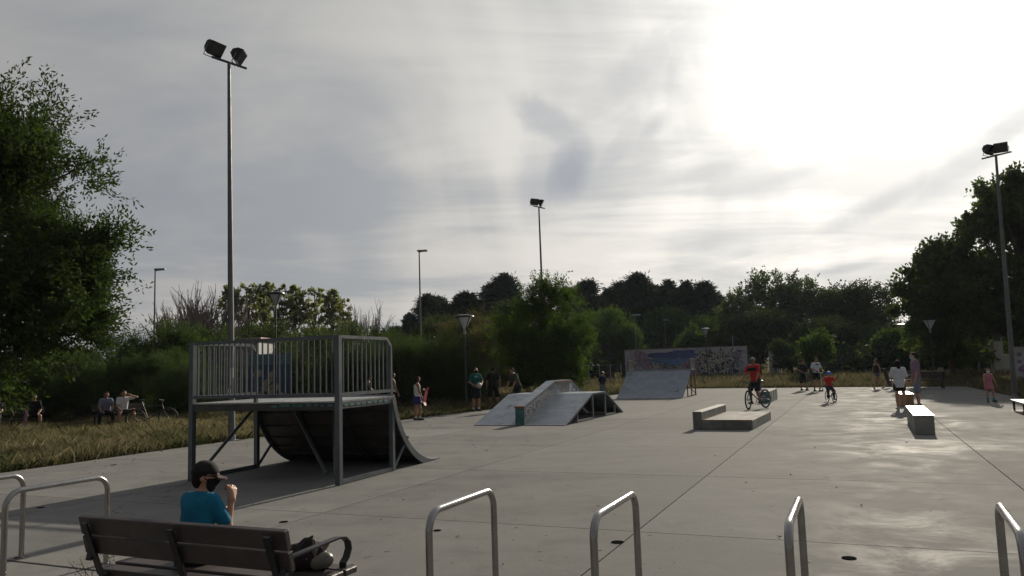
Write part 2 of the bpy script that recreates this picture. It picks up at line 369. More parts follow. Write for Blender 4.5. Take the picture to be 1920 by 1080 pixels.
def make_ground():
    m = bpy.data.materials.new('dry_turf'); m.use_nodes = True; T = NT(m.node_tree); b = T.n['Principled BSDF']; b.inputs['IOR'].default_value = 1.01
    P = T.node('ShaderNodeNewGeometry').outputs['Position']
    a = T.noise(P, 0.25, 5, .6); c = T.noise(P, 3.0, 6, .7)
    col = T.ramp(a, [(0.3, (0.055, 0.062, 0.025)), (0.5, (0.11, 0.095, 0.045)), (0.7, (0.17, 0.135, 0.07))])
    col = T.mix(1.0, col, T.ramp(c, [(0.3, 0.6), (0.7, 1.2)]), 'MULTIPLY')
    T.l.new(col, b.inputs['Base Color']); b.inputs['Roughness'].default_value = 0.95; b.inputs['Specular IOR Level'].default_value = .1
    bp = T.node('ShaderNodeBump'); bp.inputs['Strength'].default_value = .6; bp.inputs['Distance'].default_value = .05; T.l.new(c, bp.inputs['Height']); T.l.new(bp.outputs[0], b.inputs['Normal'])
    N = 60; g = np.concatenate([-np.geomspace(2500, 4, N), [0], np.geomspace(4, 2500, N)])
    X, Y = np.meshgrid(g, g + 20.0); Z = np.full_like(X, -0.06)
    far = np.clip((np.hypot(X, Y - 20) - 60) / 100, 0, 1); Z += far * (0.4 * np.sin(X * .05) * np.cos(Y * .04))
    n = len(g); vs = np.stack([X, Y, Z], -1).reshape(-1, 3)
    fs = [(j * n + i, j * n + i + 1, (j + 1) * n + i + 1, (j + 1) * n + i) for j in range(n - 1) for i in range(n - 1)]
    me = bpy.data.meshes.new('ground'); me.from_pydata(vs.tolist(), [], fs)
    tag(link_mesh('ground', me, m, smooth=True), kind='structure')
make_ground()

def make_slab():
    ps = [toS(*p) for p in SLAB]
    base = MB().prism([S(v, u)[:2] for v, u in ps], 'z', -0.055, -0.022).build('slab', M_JOINT); tag(base, kind='structure')
    vl = [-2.16 + 3.92 * k for k in range(-9, 8)]
    ul = [-8.6, -2.9, 1.05, 4.95, 7.8] + [7.8 + 3.92 * k for k in range(1, 13)]
    for i in range(len(vl) - 1):
        for j in range(len(ul) - 1):
            g = 0.007; gu0 = 0.024 if abs(ul[j] - 4.95) < .01 else g; gu1 = 0.024 if abs(ul[j + 1] - 4.95) < .01 else g
            q = clip(clip(clip(clip(ps, 0, vl[i] + g, False), 0, vl[i + 1] - g, True), 1, ul[j] + gu0, False), 1, ul[j + 1] - gu1, True)
            if len(q) < 3: continue
            MB().prism([S(v, u)[:2] for v, u in q], 'z', -0.02, 0.0).build('slab_panel', M_CONC, base)
    # recessed floor plugs
make_slab()
def drain(px, py, r, label):
    x, y, _ = G(px, py); o = MB().lathe([(r, 0), (r, .004), (r * .8, .005), (0, .005)], 18).build('floor_plug', mat('plug_rubber', (.012, .012, .012), .95, spec=0.0)); o.location = (x, y, .002); tag(o, label, 'floor cap', 'round caps set in the slab')
drain(1158, 1017, .062, 'round dark floor cap beside the slab joint behind the second centre hoop')
drain(1592, 1047, .06, 'round dark floor cap on open concrete right of the third centre hoop')
drain(820, 995, .042, 'small round floor cap inside the first hoop right of the bench')
drain(532, 979, .05, 'round floor cap on the slab just beyond the right end of the bench back')
drain(76, 952, .05, 'round floor cap in the ramp shadow between the two left hoops')
drain(213, 872, .06, 'round floor cap near the dry grass edge at the far left')
# pale gravel path far behind the verge
M_GRAVEL = mat('pale_gravel', (0.13, 0.115, 0.085), 1.0, 0, .2, 1.5, obj=False)
def strip(name, pts, w, m, z):
    mb = MB(); L = []
    for i, p in enumerate(pts):
        a, b = Vector(pts[max(i - 1, 0)]), Vector(pts[min(i + 1, len(pts) - 1)]); d = (b - a).normalized(); n = Vector((-d.y, d.x)) * w / 2
        L.append((Vector(p) + n, Vector(p) - n))
    for (a, b), (c, d) in zip(L, L[1:]): mb.add([(*a, z), (*b, z), (*d, z), (*c, z)], [(0, 1, 2, 3)])
    return tag(mb.build(name, m), kind='structure')
strip('path', [(14, 62), (22, 59), (30, 60), (34, 55), (40, 50), (52, 47)], 1.6, M_GRAVEL, -0.03)

# ------------------------------------------------------------------ near quarter pipe
def make_quarter_pipe():
    W, DL, H, LR = 2.85, 1.6, 1.24, 1.55
    t = empty('quarter_pipe', (-2.71, 11.86, 0), 21.0, 'tall quarter pipe with a railed steel deck, its dark underside facing the bench', 'skate ramp')
    x0 = -W
    # frame
    for x in (0, x0):
        bar('post', (x, 0, 0), (x, 0, 2.27), .085, M_STEEL, t)
        bar('post', (x, DL, 0), (x, DL, H - .03), .075, M_STEEL, t)
        bar('post', (x, DL - .02, H + .05), (x, DL - .02, 2.14), .05, M_STEEL, t)
        bar('base_rail', (x, .05, .04), (x, DL - .04, .04), .06, M_STEEL, t)
        bar('side_beam', (x, .05, H - .05), (x, DL - .04, H - .05), .07, M_STEEL, t, h=.09)
    tube('brace', [(x0 + .04, 0.08, .06), (x0 + .04, DL - .1, H - .12)], .028, M_STEEL, t)
    tube('brace', [(-.55, .7, H - .1), (-.10, .06, .1)], .032, M_STEEL, t)
    tube('brace', [(-1.75, 1.2, H - .1), (-.45, .32, .12)], .03, M_STEEL, t)
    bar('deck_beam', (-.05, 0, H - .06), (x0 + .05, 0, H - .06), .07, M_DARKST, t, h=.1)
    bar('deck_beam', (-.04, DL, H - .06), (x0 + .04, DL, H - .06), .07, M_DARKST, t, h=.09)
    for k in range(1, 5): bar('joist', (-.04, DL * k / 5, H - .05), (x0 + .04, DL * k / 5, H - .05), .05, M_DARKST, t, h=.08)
    box('deck', (x0 / 2, DL / 2, H + .012), (W + .06, DL + .06, .024), M_DECK, t)
    # curved surface
    Rr = (H * H + LR * LR) / (2 * H); th0 = math.asin(min(1, LR / Rr)) if LR < Rr else R_(80)
    N = 16; pts = []
    for i in range(N + 1):
        th = th0 * (1 - i / N); pts.append((DL + .03 + LR - Rr * math.sin(th), Rr * (1 - math.cos(th))))
    def sheet(a, b, off0, off1, m, name, ext=0.0):
        mb = MB(); A, B = [], []
        for i, (y, z) in enumerate(pts):
            q0, q1 = pts[max(i - 1, 0)], pts[min(i + 1, N)]; tx, tz = q1[0] - q0[0], q1[1] - q0[1]; L = math.hypot(tx, tz); nx, nz = -tz / L, tx / L
            if nz < 0: nx, nz = -nx, -nz
            A.append((y + nx * off0, max(.004, z + nz * off0))); B.append((y + nx * off1, max(.012, z + nz * off1)))
        n = N + 1; vs = [(a, *p) for p in A] + [(a, *p) for p in B] + [(b, *p) for p in A] + [(b, *p) for p in B]; fs = []
        for i in range(N): fs += [(i, i + 1, n + i + 1, n + i), (2 * n + i, 3 * n + i, 3 * n + i + 1, 2 * n + i + 1), (i, 2 * n + i, 2 * n + i + 1, i + 1), (n + i, n + i + 1, 3 * n + i + 1, 3 * n + i)]
        fs += [(0, n, 3 * n, 2 * n), (N, 2 * n + N, 3 * n + N, n + N)]
        return mb.add(vs, fs).build(name, m, t, True)
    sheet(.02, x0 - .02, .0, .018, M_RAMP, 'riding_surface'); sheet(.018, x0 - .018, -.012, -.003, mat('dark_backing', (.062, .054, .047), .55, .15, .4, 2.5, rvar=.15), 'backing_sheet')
    for x in (.022, x0 - .022): sheet(x, x + (.03 if x > -1 else -.03), -.09, .024, M_STEEL, 'side_stringer')
    for x in (-.95, -1.9): sheet(x, x - .035, -.10, -.002, M_DARKST, 'inner_stringer')
    for i in range(1, N):
        y, z = pts[i]; q0, q1 = pts[i - 1], pts[i + 1]; tx, tz = q1[0] - q0[0], q1[1] - q0[1]; L = math.hypot(tx, tz); nx, nz = -tz / L, tx / L
        if nz < 0: nx, nz = -nx, -nz
        if z < .09 or i % 2: continue
        M = Matrix(((1, 0, 0), (0, tx / L, nx), (0, tz / L, nz)))
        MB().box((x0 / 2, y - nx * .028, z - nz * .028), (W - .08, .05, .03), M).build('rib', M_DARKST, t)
    tube('coping', [(.03, DL + .04, H + .02), (x0 - .03, DL + .04, H + .02)], .03, M_GALV, t)
    box('toe_plate', (x0 / 2, DL + LR + .10, .012), (W + .04, .26, .012), M_GALV, t)
    bar('foot', (x0 + .1, DL + LR - .35, 0), (x0 + .1, DL + LR - .35, .1), .06, M_STEEL, t)
    tube('brace', [(.0, DL + .06, .06), (.0, DL + .55, .52)], .026, M_STEEL, t); tube('brace', [(x0, DL + .06, .06), (x0, DL + .55, .52)], .026, M_STEEL, t)
    # railing: back run and two sides
    zt, zb = 2.25, 1.36
    bar('top_rail', (-.05, 0, zt), (x0 + .05, 0, zt), .055, M_STEEL, t, h=.05); bar('bottom_rail', (-.05, 0, zb), (x0 + .05, 0, zb), .05, M_STEEL, t, h=.05)
    bar('rail_stub', (x0 * .545, 0, H + .02), (x0 * .545, 0, zb - .02), .05, M_STEEL, t)
    b0 = None
    n = 26
    for k in range(1, n):
        p = (x0 * k / n, 0, (zt + zb) / 2)
        if b0 is None: b0 = box('baluster', (0, 0, 0), (.020, .020, zt - zb - .05), M_STEEL, t); b0.location = p
        else: c = copy_tree(b0, t); c.location = p
    for x in (0, x0):
        bar('top_rail', (x, .05, zt), (x, DL - .16, zt), .055, M_STEEL, t, h=.05); bar('top_rail', (x, DL - .165, zt + .004), (x, DL - .02, zt - .125), .05, M_STEEL, t, h=.05)
        bar('bottom_rail', (x, .05, zb), (x, DL - .05, zb), .05, M_STEEL, t, h=.05)
        for k in range(1, 12):
            c = copy_tree(b0, t); c.location = (x, DL * k / 12, (zt + zb) / 2 + (0 if k < 11 else -.03))
    # paint stickers along the deck edge
    rr = random.Random(3); sk = MB()
    for k in range(9):
        a = -.1 - k * .13 - rr.random() * .05; sk = MB(); sk.box((a, -.0545, H - .035 + rr.uniform(-.01, .01)), (.06 + rr.random() * .06, .004, .04)).build('sticker', M_TEAL, t)
    for k in range(8):
        y = .15 + k * .17; sk = MB(); sk.box((.0395, y, H - .04), (.004, .08 + rr.random() * .06, .035)).build('sticker', M_TEAL, t)
make_quarter_pipe()

# ------------------------------------------------------------------ funbox
def text_mesh(body, size, extrude=.002):
    cu = bpy.data.curves.new('lettering', 'FONT'); cu.body = body; cu.size = size; cu.extrude = extrude; cu.align_x = 'LEFT'
    o = bpy.data.objects.new('lettering', cu); COL.objects.link(o); dg = bpy.context.evaluated_depsgraph_get()
    me = bpy.data.meshes.new_from_object(o.evaluated_get(dg)); bpy.data.objects.remove(o); bpy.data.curves.remove(cu); return me
def make_funbox():
    W, L, H = 2.9, 5.65, .81; y1, y2 = 2.42, 3.75
    t = empty('funbox', (1.42, 22.04, 0), 24.3, 'low double ramp with a raised graffitied ledge running over its middle', 'skate ramp')
    th = .03
    for a, b in ((0, -1.27), (-1.57, -W)):
        def slab3(name, poly): MB().prism(poly, 'x', a, b).build(name, M_RAMP, t)
        slab3('front_bank', [(0, .004), (y1, H - th), (y1, H), (-.06, .02)]); slab3('top_plate', [(y1 + .004, H - th), (y2 - .004, H - th), (y2 - .004, H), (y1 + .004, H)])
        slab3('rear_bank', [(y2, H - th), (L, .004), (L + .06, .02), (y2, H)])
        box('kick_plate', ((a + b) / 2, -.07, .016), (abs(a - b), .1, .012), M_GALV, t)
    # open side frames
    for x in (-.03, -W + .03):
        for y in (.98, y1 + .03, y2 - .03, 4.75):
            z = H * (y / y1) if y < y1 else H if y <= y2 else H * (L - y) / (L - y2)
            bar('post', (x, y, 0), (x, y, z - .045), .05, M_GALV, t)
        bar('base_rail', (x, 1.0, .045), (x, y1, .045), .045, M_GALV, t); bar('base_rail', (x, y2, .045), (x, 4.75, .045), .045, M_GALV, t)
        bar('edge_beam', (x, .25, .05), (x, y1, H - .06), .04, M_DARKST, t); bar('edge_beam', (x, y2, H - .06), (x, L - .25, .05), .04, M_DARKST, t); bar('edge_beam', (x, y1, H - .055), (x, y2, H - .055), .04, M_DARKST, t)
    MB().prism([(.35, .01), (y1, H - .12), (y2, H - .12), (L - .35, .01)], 'x', -1.22, -1.26).build('inner_panel', M_DARKST, t)
    MB().prism([(.35, .01), (y1, H - .12), (y2, H - .12), (L - .35, .01)], 'x', -1.6, -1.63).build('inner_panel', M_DARKST, t)
    # ledge
    h0, h1 = .53, 1.19; ya, yb, yc = -.03, 2.5, 3.95; ye = L + .02
    prof = [(ya, .003), (ya, h0), (yb, h1), (yc, h1), (ye, .5), (ye, .003)]
    MB().prism(prof, 'x', -1.28, -1.56).build('ledge_body', mat('ledge_side', (0.20, .21, .22), .6, 0, .4, 3.5), t)
    box('ledge_end', (-1.42, ya - .008, h0 / 2 - .02), (.285, .012, h0 - .05), mat('ledge_end_teal', (0.035, 0.115, 0.115), .5, 0, .6, 8), t)
    def cap(name, a, b, m):
        d = Vector((0, b[0] - a[0], b[1] - a[1])).normalized(); n = Vector((0, -d.z, d.y)); M = Matrix(((1, 0, 0), (0, d.y, n.y), (0, d.z, n.z)))
        c = (Vector((0, *a)) + Vector((0, *b))) / 2 + n * .014; MB().box((-1.42, c.y, c.z), (.31, math.hypot(b[0] - a[0], b[1] - a[1]) - .006, .024), M).build(name, m, t)
    cap('ledge_cap', (ya, h0), (yb, h1), M_RAMP); cap('ledge_cap', (yb, h1), (yc, h1), M_RAMP); cap('ledge_cap', (yc, h1), (ye, .5), M_RAMP)
    box('end_coping', (-1.42, ya - .022, h0 - .005), (.31, .03, .06), M_RUST, t)
    bar('edge_coping', (-1.262, yb, h1 - .012), (-1.262, yc, h1 - .012), .025, M_RUST, t, h=.04)
    MB().prism([(0.0, .03), (.06, .03), (yb, h1 - .08), (yc, h1 - .08), (yc, h1 - .06), (yb - .02, h1 - .06)], 'x', -1.278, -1.272).build('ledge_trim', M_GALV, t)
    sl = math.atan2(h1 - h0, yb - ya)
    tx = text_mesh('CEN  DEMH', .30); o = link_mesh('lettering', tx, mat('black_spray', (.012, .012, .016), .6, 0, .2), t)
    M3 = Matrix(((0, 0, 1), (math.cos(sl), -math.sin(sl), 0), (math.sin(sl), math.cos(sl), 0))); M4 = M3.to_4x4(); M4.translation = (-1.2762, .10, .235)
    o.matrix_local = M4 @ Matrix.Diagonal((1.25, .95, 1, 1)) @ Matrix.Shear('XZ', 4, (0, 0))
    tx = text_mesh('CEN  DEMH', .30); o2 = link_mesh('lettering', tx, mat('pale_spray', (.42, .43, .45), .6, 0, .2), t)
    M5 = M3.to_4x4(); M5.translation = (-1.2742, .085, .247); o2.matrix_local = M5 @ Matrix.Diagonal((1.25, .95, .8, 1))
    tx = text_mesh('F', .34); o = link_mesh('lettering', tx, mat('black_spray', (.012, .012, .016)), t); s2 = math.atan2(H, y1)
    M6 = Matrix(((1, 0, 0), (0, math.cos(s2), -math.sin(s2)), (0, math.sin(s2), math.cos(s2)))).to_4x4(); M6.translation = (-2.45, 1.25, 1.25 * H / y1 + .018); o.matrix_local = M6 @ Matrix.Diagonal((.9, .9, .5, 1))
    # painted panels on the middle of the ledge side
    rr = random.Random(5)
    for nm, col, k in (('paint_patch', (.42, .42, .43), 5), ('paint_patch', (.12, .19, .26), 5), ('paint_patch', (.24, .18, .15), 3)):
        mb = MB()
        for i in range(k):
            y = rr.uniform(yb - .1, yc + .9); zt = min(h1 - .1, h1 - .1 - max(0, (y - yc)) * .4); z = rr.uniform(H + .04, max(H + .06, zt - .05)); w = rr.uniform(.05, .22); hh = rr.uniform(.06, max(.07, zt - H - .05))
            mb.box((-1.2765 + rr.uniform(0, .003), y, min(z, zt - hh / 2)), (.003, w, hh))
        mb.build(nm, mat('spray_%d' % int(col[2] * 100), col, .6), t)
    # scuff marks
    mb = MB()
    for i in range(6): mb.box((-1.75 - rr.random() * .12, .25 + i * .11, (.25 + i * .11) * H / y1 + .0205), (.10 * rr.random() + .03, .02, .002))
    mb.build('scuff', mat('black_spray', (.012, .012, .016)), t)
make_funbox()

# ------------------------------------------------------------------ far bank ramp with panelled deck
def make_bank():
    W, LS, DL, H = 3.2, 2.2, 1.0, 1.27
    t = empty('bank_ramp', (7.76, 36.0, 0), 24.5, 'plain grey bank ramp standing in front of the graffiti wall', 'skate ramp')
    N = 8; pr = [(LS * i / N, H * ((i / N) ** 1.12)) for i in range(N + 1)]
    mb = MB(); vs = [(x, y, z + o) for x in (0, -W) for o in (0.004, .03) for y, z in pr]; n = N + 1; fs = []
    for i in range(N): fs += [(i, i + 1, n + i + 1, n + i), (2 * n + i, 3 * n + i, 3 * n + i + 1, 2 * n + i + 1), (i, 2 * n + i, 2 * n + i + 1, i + 1), (n + i, n + i + 1, 3 * n + i + 1, 3 * n + i)]
    fs += [(0, n, 3 * n, 2 * n), (N, 2 * n + N, 3 * n + N, n + N)]; mb.add(vs, fs).build('riding_surface', M_RAMP, t, True)
    box('kick_plate', (-W / 2, -.06, .014), (W, .14, .012), M_GALV, t)
    box('deck', (-W / 2, LS + DL / 2 + .005, H + .02), (W + .04, DL, .025), M_DECK, t)
    tube('coping', [(.02, LS, H + .035), (-W - .02, LS, H + .035)], .028, M_GALV, t)
    for x in (-.03, -W + .03):
        bar('post', (x, LS * .58, 0), (x, LS * .58, .60), .05, M_RUST, t); bar('post', (x, LS, 0), (x, LS, H), .05, M_STEEL, t); bar('post', (x, LS + DL - .03, 0), (x, LS + DL - .03, H), .06, M_RUST, t)
        bar('base_rail', (x, LS * .58, .04), (x, LS + DL, .04), .045, M_RUST, t); tube('brace', [(x, LS * .6, .58), (x, LS + DL - .05, .1)], .024, M_STEEL, t)
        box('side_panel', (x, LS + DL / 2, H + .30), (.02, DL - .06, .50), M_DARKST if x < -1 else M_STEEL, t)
        bar('panel_rail', (x, LS + .01, H + .57), (x, LS + DL, H + .57), .045, M_GALV, t); bar('panel_rail', (x, LS + .01, H + .05), (x, LS + DL, H + .05), .045, M_GALV, t)
    bar('back_rail', (0, LS + DL + .02, H + .57), (-W, LS + DL + .02, H + .57), .04, M_STEEL, t); bar('back_rail', (0, LS + DL + .02, H + .30), (-W, LS + DL + .02, H + .30), .025, M_STEEL, t); bar('back_rail', (0, LS + DL + .02, H + .1), (-W, LS + DL + .02, H + .1), .025, M_STEEL, t)
    mk = MB(); rr = random.Random(2)
    for (x, y, w, d) in ((-.42, .55, .22, .05), (-.36, .66, .08, .07), (-.34, .74, .04, .06), (-W + .2, 1.35, .16, .04), (-W + .22, 1.6, .12, .04), (-W + .17, 1.9, .2, .04), (-W + .14, 2.0, .14, .03), (-W + .1, .7, .06, .05)):
        z = H * ((y / LS) ** 1.12); mk.box((x, y, z + .0325), (w, d, .003), Matrix.Rotation(math.atan2(H, LS), 3, 'X'))
    mk.build('scuff', mat('black_spray', (.012, .012, .016)), t)
make_bank()

# ------------------------------------------------------------------ concrete obstacles
def make_pad():
    t = empty('manual_pad', (5.73, 18.89, 0), 25.8, 'low concrete platform with a raised kerb along its left side', 'skate obstacle')
    M_SIDE = mat('weathered_concrete', (0.15, 0.145, 0.135), .75, 0, .45, 2.4, bump=.3, bscale=40)
    box('platform', (-.61, 1.63, .115), (1.22, 3.26, .23), M_CONC2, t, .012)
    box('kerb', (-1.335, 1.63, .22), (.226, 3.26, .44), M_SIDE, t, .015)
    box('front_face', (-.61, -.004, .108), (1.20, .012, .20), M_SIDE, t)
    bar('edge_angle', (-.01, 0.002, .235), (-1.215, 0.002, .235), .025, M_RUST, t, h=.012); bar('edge_angle', (-1.228, .01, .238), (-1.228, 3.2, .238), .02, M_RUST, t, h=.02)
make_pad()
def make_ledge():
    t = empty('grind_ledge', (8.48, 16.60, 0), 24.5, 'long grey concrete grind block with a shining metal top, right of the bikes', 'skate obstacle')
    box('block', (.19, 1.75, .195), (.38, 3.5, .39), M_CONC2, t, .012); box('top_plate', (.19, 1.75, .398), (.40, 3.52, .012), mat('worn_plate', (.27, .265, .255), .5, .5, .4, 4, rvar=.2), t)
make_ledge()
def make_ledge2():
    t = empty('grind_ledge', (12.61, 25.43, 0), 22.0, 'short brown plywood sided block just behind the girl in white', 'skate obstacle')
    box('block', (.2, 1.0, .20), (.36, 2.0, .40), M_WOOD2, t, .01); box('top_plate', (.2, 1.0, .41), (.40, 2.04, .016), M_STEEL, t)
make_ledge2()
def make_ribbed():
    t = empty('ribbed_ledge', (9.72, 30.2, 0), 24.0, 'low ledge with pale and teal ribs on its side, beyond the cyclist', 'skate obstacle')
    box('block', (0, 1.5, .21), (.3, 3.0, .42), M_TEAL, t, .01); box('top_plate', (0, 1.5, .43), (.36, 3.04, .016), M_CONC2, t)
    for k in range(7): box('rib', (.165, .2 + k * .44, .21), (.03, .22, .40), M_WHITE if k % 2 == 0 else M_GALV, t)
make_ribbed()
def make_flatbar():
    t = empty('low_table', (14.3, 22.45, 0), 24.0, 'low flat steel topped rail on short legs at the right picture edge', 'skate obstacle')
    box('top_plate', (.2, -1.6, .30), (.42, 3.3, .035), M_DECK, t)
    for y in (-.12, -1.6, -3.05):
        for x in (.05, .36): bar('leg', (x, y, 0), (x, y, .28), .05, M_BLACK, t)
        box('foot', (.2, y, .006), (.42, .09, .010), M_BLACK, t)
make_flatbar()

# ------------------------------------------------------------------ graffiti wall
def make_wall():
    a = Vector((10.75, 75.0, 0)); b = Vector((21.85, 72.3, 0)); L = (b - a).length; az = math.degrees(math.atan2(-(b - a).y, (b - a).x))
    t = empty('graffiti_wall', a, az, 'long pale wall covered in blue, violet and white graffiti beyond the bank ramp', 'graffiti wall')
    Hh = 2.95; box('wall', (L / 2, 0.15, Hh / 2 - .05), (L, .3, Hh + .1), mat('violet_grey_render', (.36, .335, .37), .8, 0, .35, 1.3), t)
    box('coping', (L / 2, .15, Hh + .03), (L + .06, .36, .06), M_CONC2, t)
    rr = random.Random(11); lay = [0]
    def blob(name, cx, cz, rx, rz, col, wob=.15, n=30, a0=0, a1=2 * math.pi):
        lay[0] += 1; y = -.002 - .003 * lay[0]; ph = [rr.uniform(0, 6.28) for _ in range(4)]; pts = []
        for i in range(n):
            th = a0 + (a1 - a0) * i / (n - (0 if a1 - a0 > 6.2 else 1)); k = 1 + wob * sum(math.sin(th * (q + 2) + ph[q]) / (q + 1) for q in range(4))
            pts.append((min(L - .02, max(.02, cx + rx * k * math.cos(th))), min(Hh - .02, max(.05, cz + rz * k * math.sin(th)))))
        vs = [(p[0], y, p[1]) for p in pts]; MB().add(vs, [tuple(range(n))]).build(name, mat('spray_' + name + str(lay[0]), col, .6, 0, .35, 2.5), t)
    def strokes(name, x0, x1, z0, z1, k, w, col, lw=.05, vert=.7):
        lay[0] += 1; y = -.002 - .003 * lay[0]; mb = MB()
        for i in range(k):
            x = x0 + (x1 - x0) * (i + rr.random() * .8) / k; z = rr.uniform(z0, z1); ang = rr.choice([90, 90, 75, 105, 60, 120, 0, 15, -20, 135]) + rr.uniform(-8, 8); l = rr.uniform(.25, .9) * w
            d = Vector((math.cos(R_(ang)), math.sin(R_(ang)))) * l / 2; n_ = Vector((-d.y, d.x)).normalized() * lw * rr.uniform(.5, 1.2)
            P = [(x - d.x - n_.x, z - d.y - n_.y), (x + d.x - n_.x * .6, z + d.y - n_.y * .6), (x + d.x + n_.x * .6, z + d.y + n_.y * .6), (x - d.x + n_.x, z - d.y + n_.y)]
            if max(p[1] for p in P) > Hh - .04 or min(p[1] for p in P) < .05 or min(p[0] for p in P) < .03 or max(p[0] for p in P) > L - .03: continue
            mb.add([(p[0], y - i * 2e-5, p[1]) for p in P], [(0, 1, 2, 3)])
        mb.build(name, mat('spray_' + name + str(lay[0]), col, .6, 0, .2), t)
    blob('paint_patch', 1.6, 1.7, 1.0, 1.15, (.24, .16, .24)); blob('paint_patch', .8, 1.2, .7, 1.2, (.28, .26, .31), .2)
    strokes('paint_arc', .5, 1.9, .5, 2.6, 24, .7, (.42, .40, .44), .035)
    blob('paint_patch', 5.2, 1.0, 2.6, .9, (.23, .20, .24), .2)
    blob('paint_patch', 4.4, 2.25, 1.5, .55, (.035, .055, .17), .3); blob('paint_patch', 5.9, 2.4, 1.2, .38, (.05, .08, .22), .3); blob('paint_patch', 3.6, 1.85, 1.1, .28, (.06, .15, .33), .2); blob('paint_patch', 5.1, 1.75, .8, .35, (.08, .19, .40), .25)
    blob('paint_patch', 6.3, 1.0, .8, .85, (.24, .15, .20), .12); blob('paint_patch', 8.6, .55, 2.2, .5, (.03, .045, .09), .2); blob('paint_patch', 10.4, 2.1, .62, .7, (.40, .40, .46), .1); blob('paint_patch', 10.5, 2.15, .45, .5, (.25, .18, .25), .15)
    strokes('lettering', 2.4, 6.2, .4, 1.6, 60, .75, (.045, .045, .07), .05)
    strokes('lettering', 2.4, 6.2, .5, 1.5, 45, .6, (.40, .38, .38), .03)
    strokes('lettering', 6.9, 10.1, .5, 2.6, 110, 1.0, (.03, .035, .06), .07)
    strokes('lettering', 6.9, 10.1, .6, 2.5, 90, 1.05, (.47, .44, .36), .04)
    strokes('lettering', 9.7, 11.0, .4, 2.6, 34, .6, (.05, .06, .14), .045)
    strokes('lettering', .2, 2.4, .4, 2.6, 26, .6, (.05, .045, .08), .03)
make_wall()

# ------------------------------------------------------------------ fences and low walls
def cage_fence(x0y0, x1y1, H, label, name='ball_fence', post_w=.09, bar_n=26, zb=0.0):
    a = Vector((*x0y0, 0)); b = Vector((*x1y1, 0)); L = (b - a).length; az = math.degrees(math.atan2(-(b - a).y, (b - a).x))
    t = empty(name, a, az, label, 'fence')
    for x in np.linspace(0, L, 4): bar('post', (x, 0, zb), (x, 0, H), post_w, M_GALV, t)
    for z in (H - .05, (H + zb) / 2, zb + .1): bar('rail', (0, .05, z), (L, .05, z), .04, M_DARKST, t)
    p = bar('upright', (0, -.04, zb + .05), (0, -.04, H - .02), .022, M_DARKST, t)
    for k in range(1, bar_n):
        c = copy_tree(p, t); c.location = (L * k / bar_n, 0, 0)
    return t
cage_fence((21.6, 76.0), (25.6, 84.0), 4.1, 'tall dark barred ball court fence rising behind the right end of the graffiti wall')
cage_fence((31.5, 54.0), (35.4, 56.0), 3.3, 'tall dark barred fence between two pale stub walls at the right', bar_n=22)
def stub(name, c, d, az, label, m=M_WHITE, step=None):
    t = empty(name, c, az, label, 'wall'); box('wall', (0, 0, d[2] / 2 - .05), (d[0], d[1], d[2] + .1), m, t, .01); box('coping', (0, 0, d[2] + .025), (d[0] + .05, d[1] + .05, .05), M_CONC2, t)
    if step: box('wall', (d[0] / 2 + step[0] / 2 + .002, 0, step[1] / 2 - .05), (step[0], d[1] * .9, step[1] + .1), m, t, .01)
    return t
M_PALEWALL = mat('pale_painted_wall', (.36, .36, .37), .75, 0, .2, 1.4)
stub('stub_wall', (25.0, 74.5, 0), (.8, .4, 2.9), 12, 'narrow white pier standing right of the graffiti wall', M_PALEWALL)
stub('stub_wall', (31.6, 50.5, 0), (.55, .35, 2.35), 10, 'slim stepped white pier at the left end of the right hand fence', M_PALEWALL, (.6, 1.5))
w = stub('court_wall', (28.9, 43.3, 0), (1.6, .35, 1.9), 15, 'wide pale wall with a step up, behind the right floodlight mast', M_PALEWALL, (3.2, 2.55))
rr_ = random.Random(4); mb_ = MB()
for k in range(26):
    z = rr_.uniform(.5, 2.0); mb_.box((rr_.uniform(.85, 3.7), -.165 - .002 * (k % 5), z), (rr_.uniform(.1, .7), .003, rr_.uniform(.05, .3)), Matrix.Rotation(rr_.uniform(-.6, .6), 3, 'Y'))
mb_.build('graffiti', mat('spray_navy', (.03, .045, .09), .6), w)
mb_ = MB()
for k in range(16):
    mb_.box((rr_.uniform(-.65, .7), -.179 - .002 * (k % 4), rr_.uniform(.4, 1.6)), (rr_.uniform(.05, .4), .003, rr_.uniform(.04, .2)), Matrix.Rotation(rr_.uniform(-.6, .6), 3, 'Y'))
mb_.build('graffiti', mat('spray_mauve', (.2, .12, .22), .6), w)
# thin wire fence behind the middle tree
def wire_fence():
    a = D(1062, 705, 58); b = D(1165, 705, 60); t = empty('wire_fence', (a[0], 58, 0), 0, 'thin wire fence on grey posts right of the big middle tree', 'fence')
    L = b[0] - a[0]
    for k in range(6): bar('post', (L * k / 5, .4 * k, -.05), (L * k / 5, .4 * k, 1.7), .06, M_GALV, t)
    for z in (.5, 1.0, 1.6): tube('wire', [(0, -.04, z), (L, 1.96, z)], .008, M_GALV, t, 5)
wire_fence()
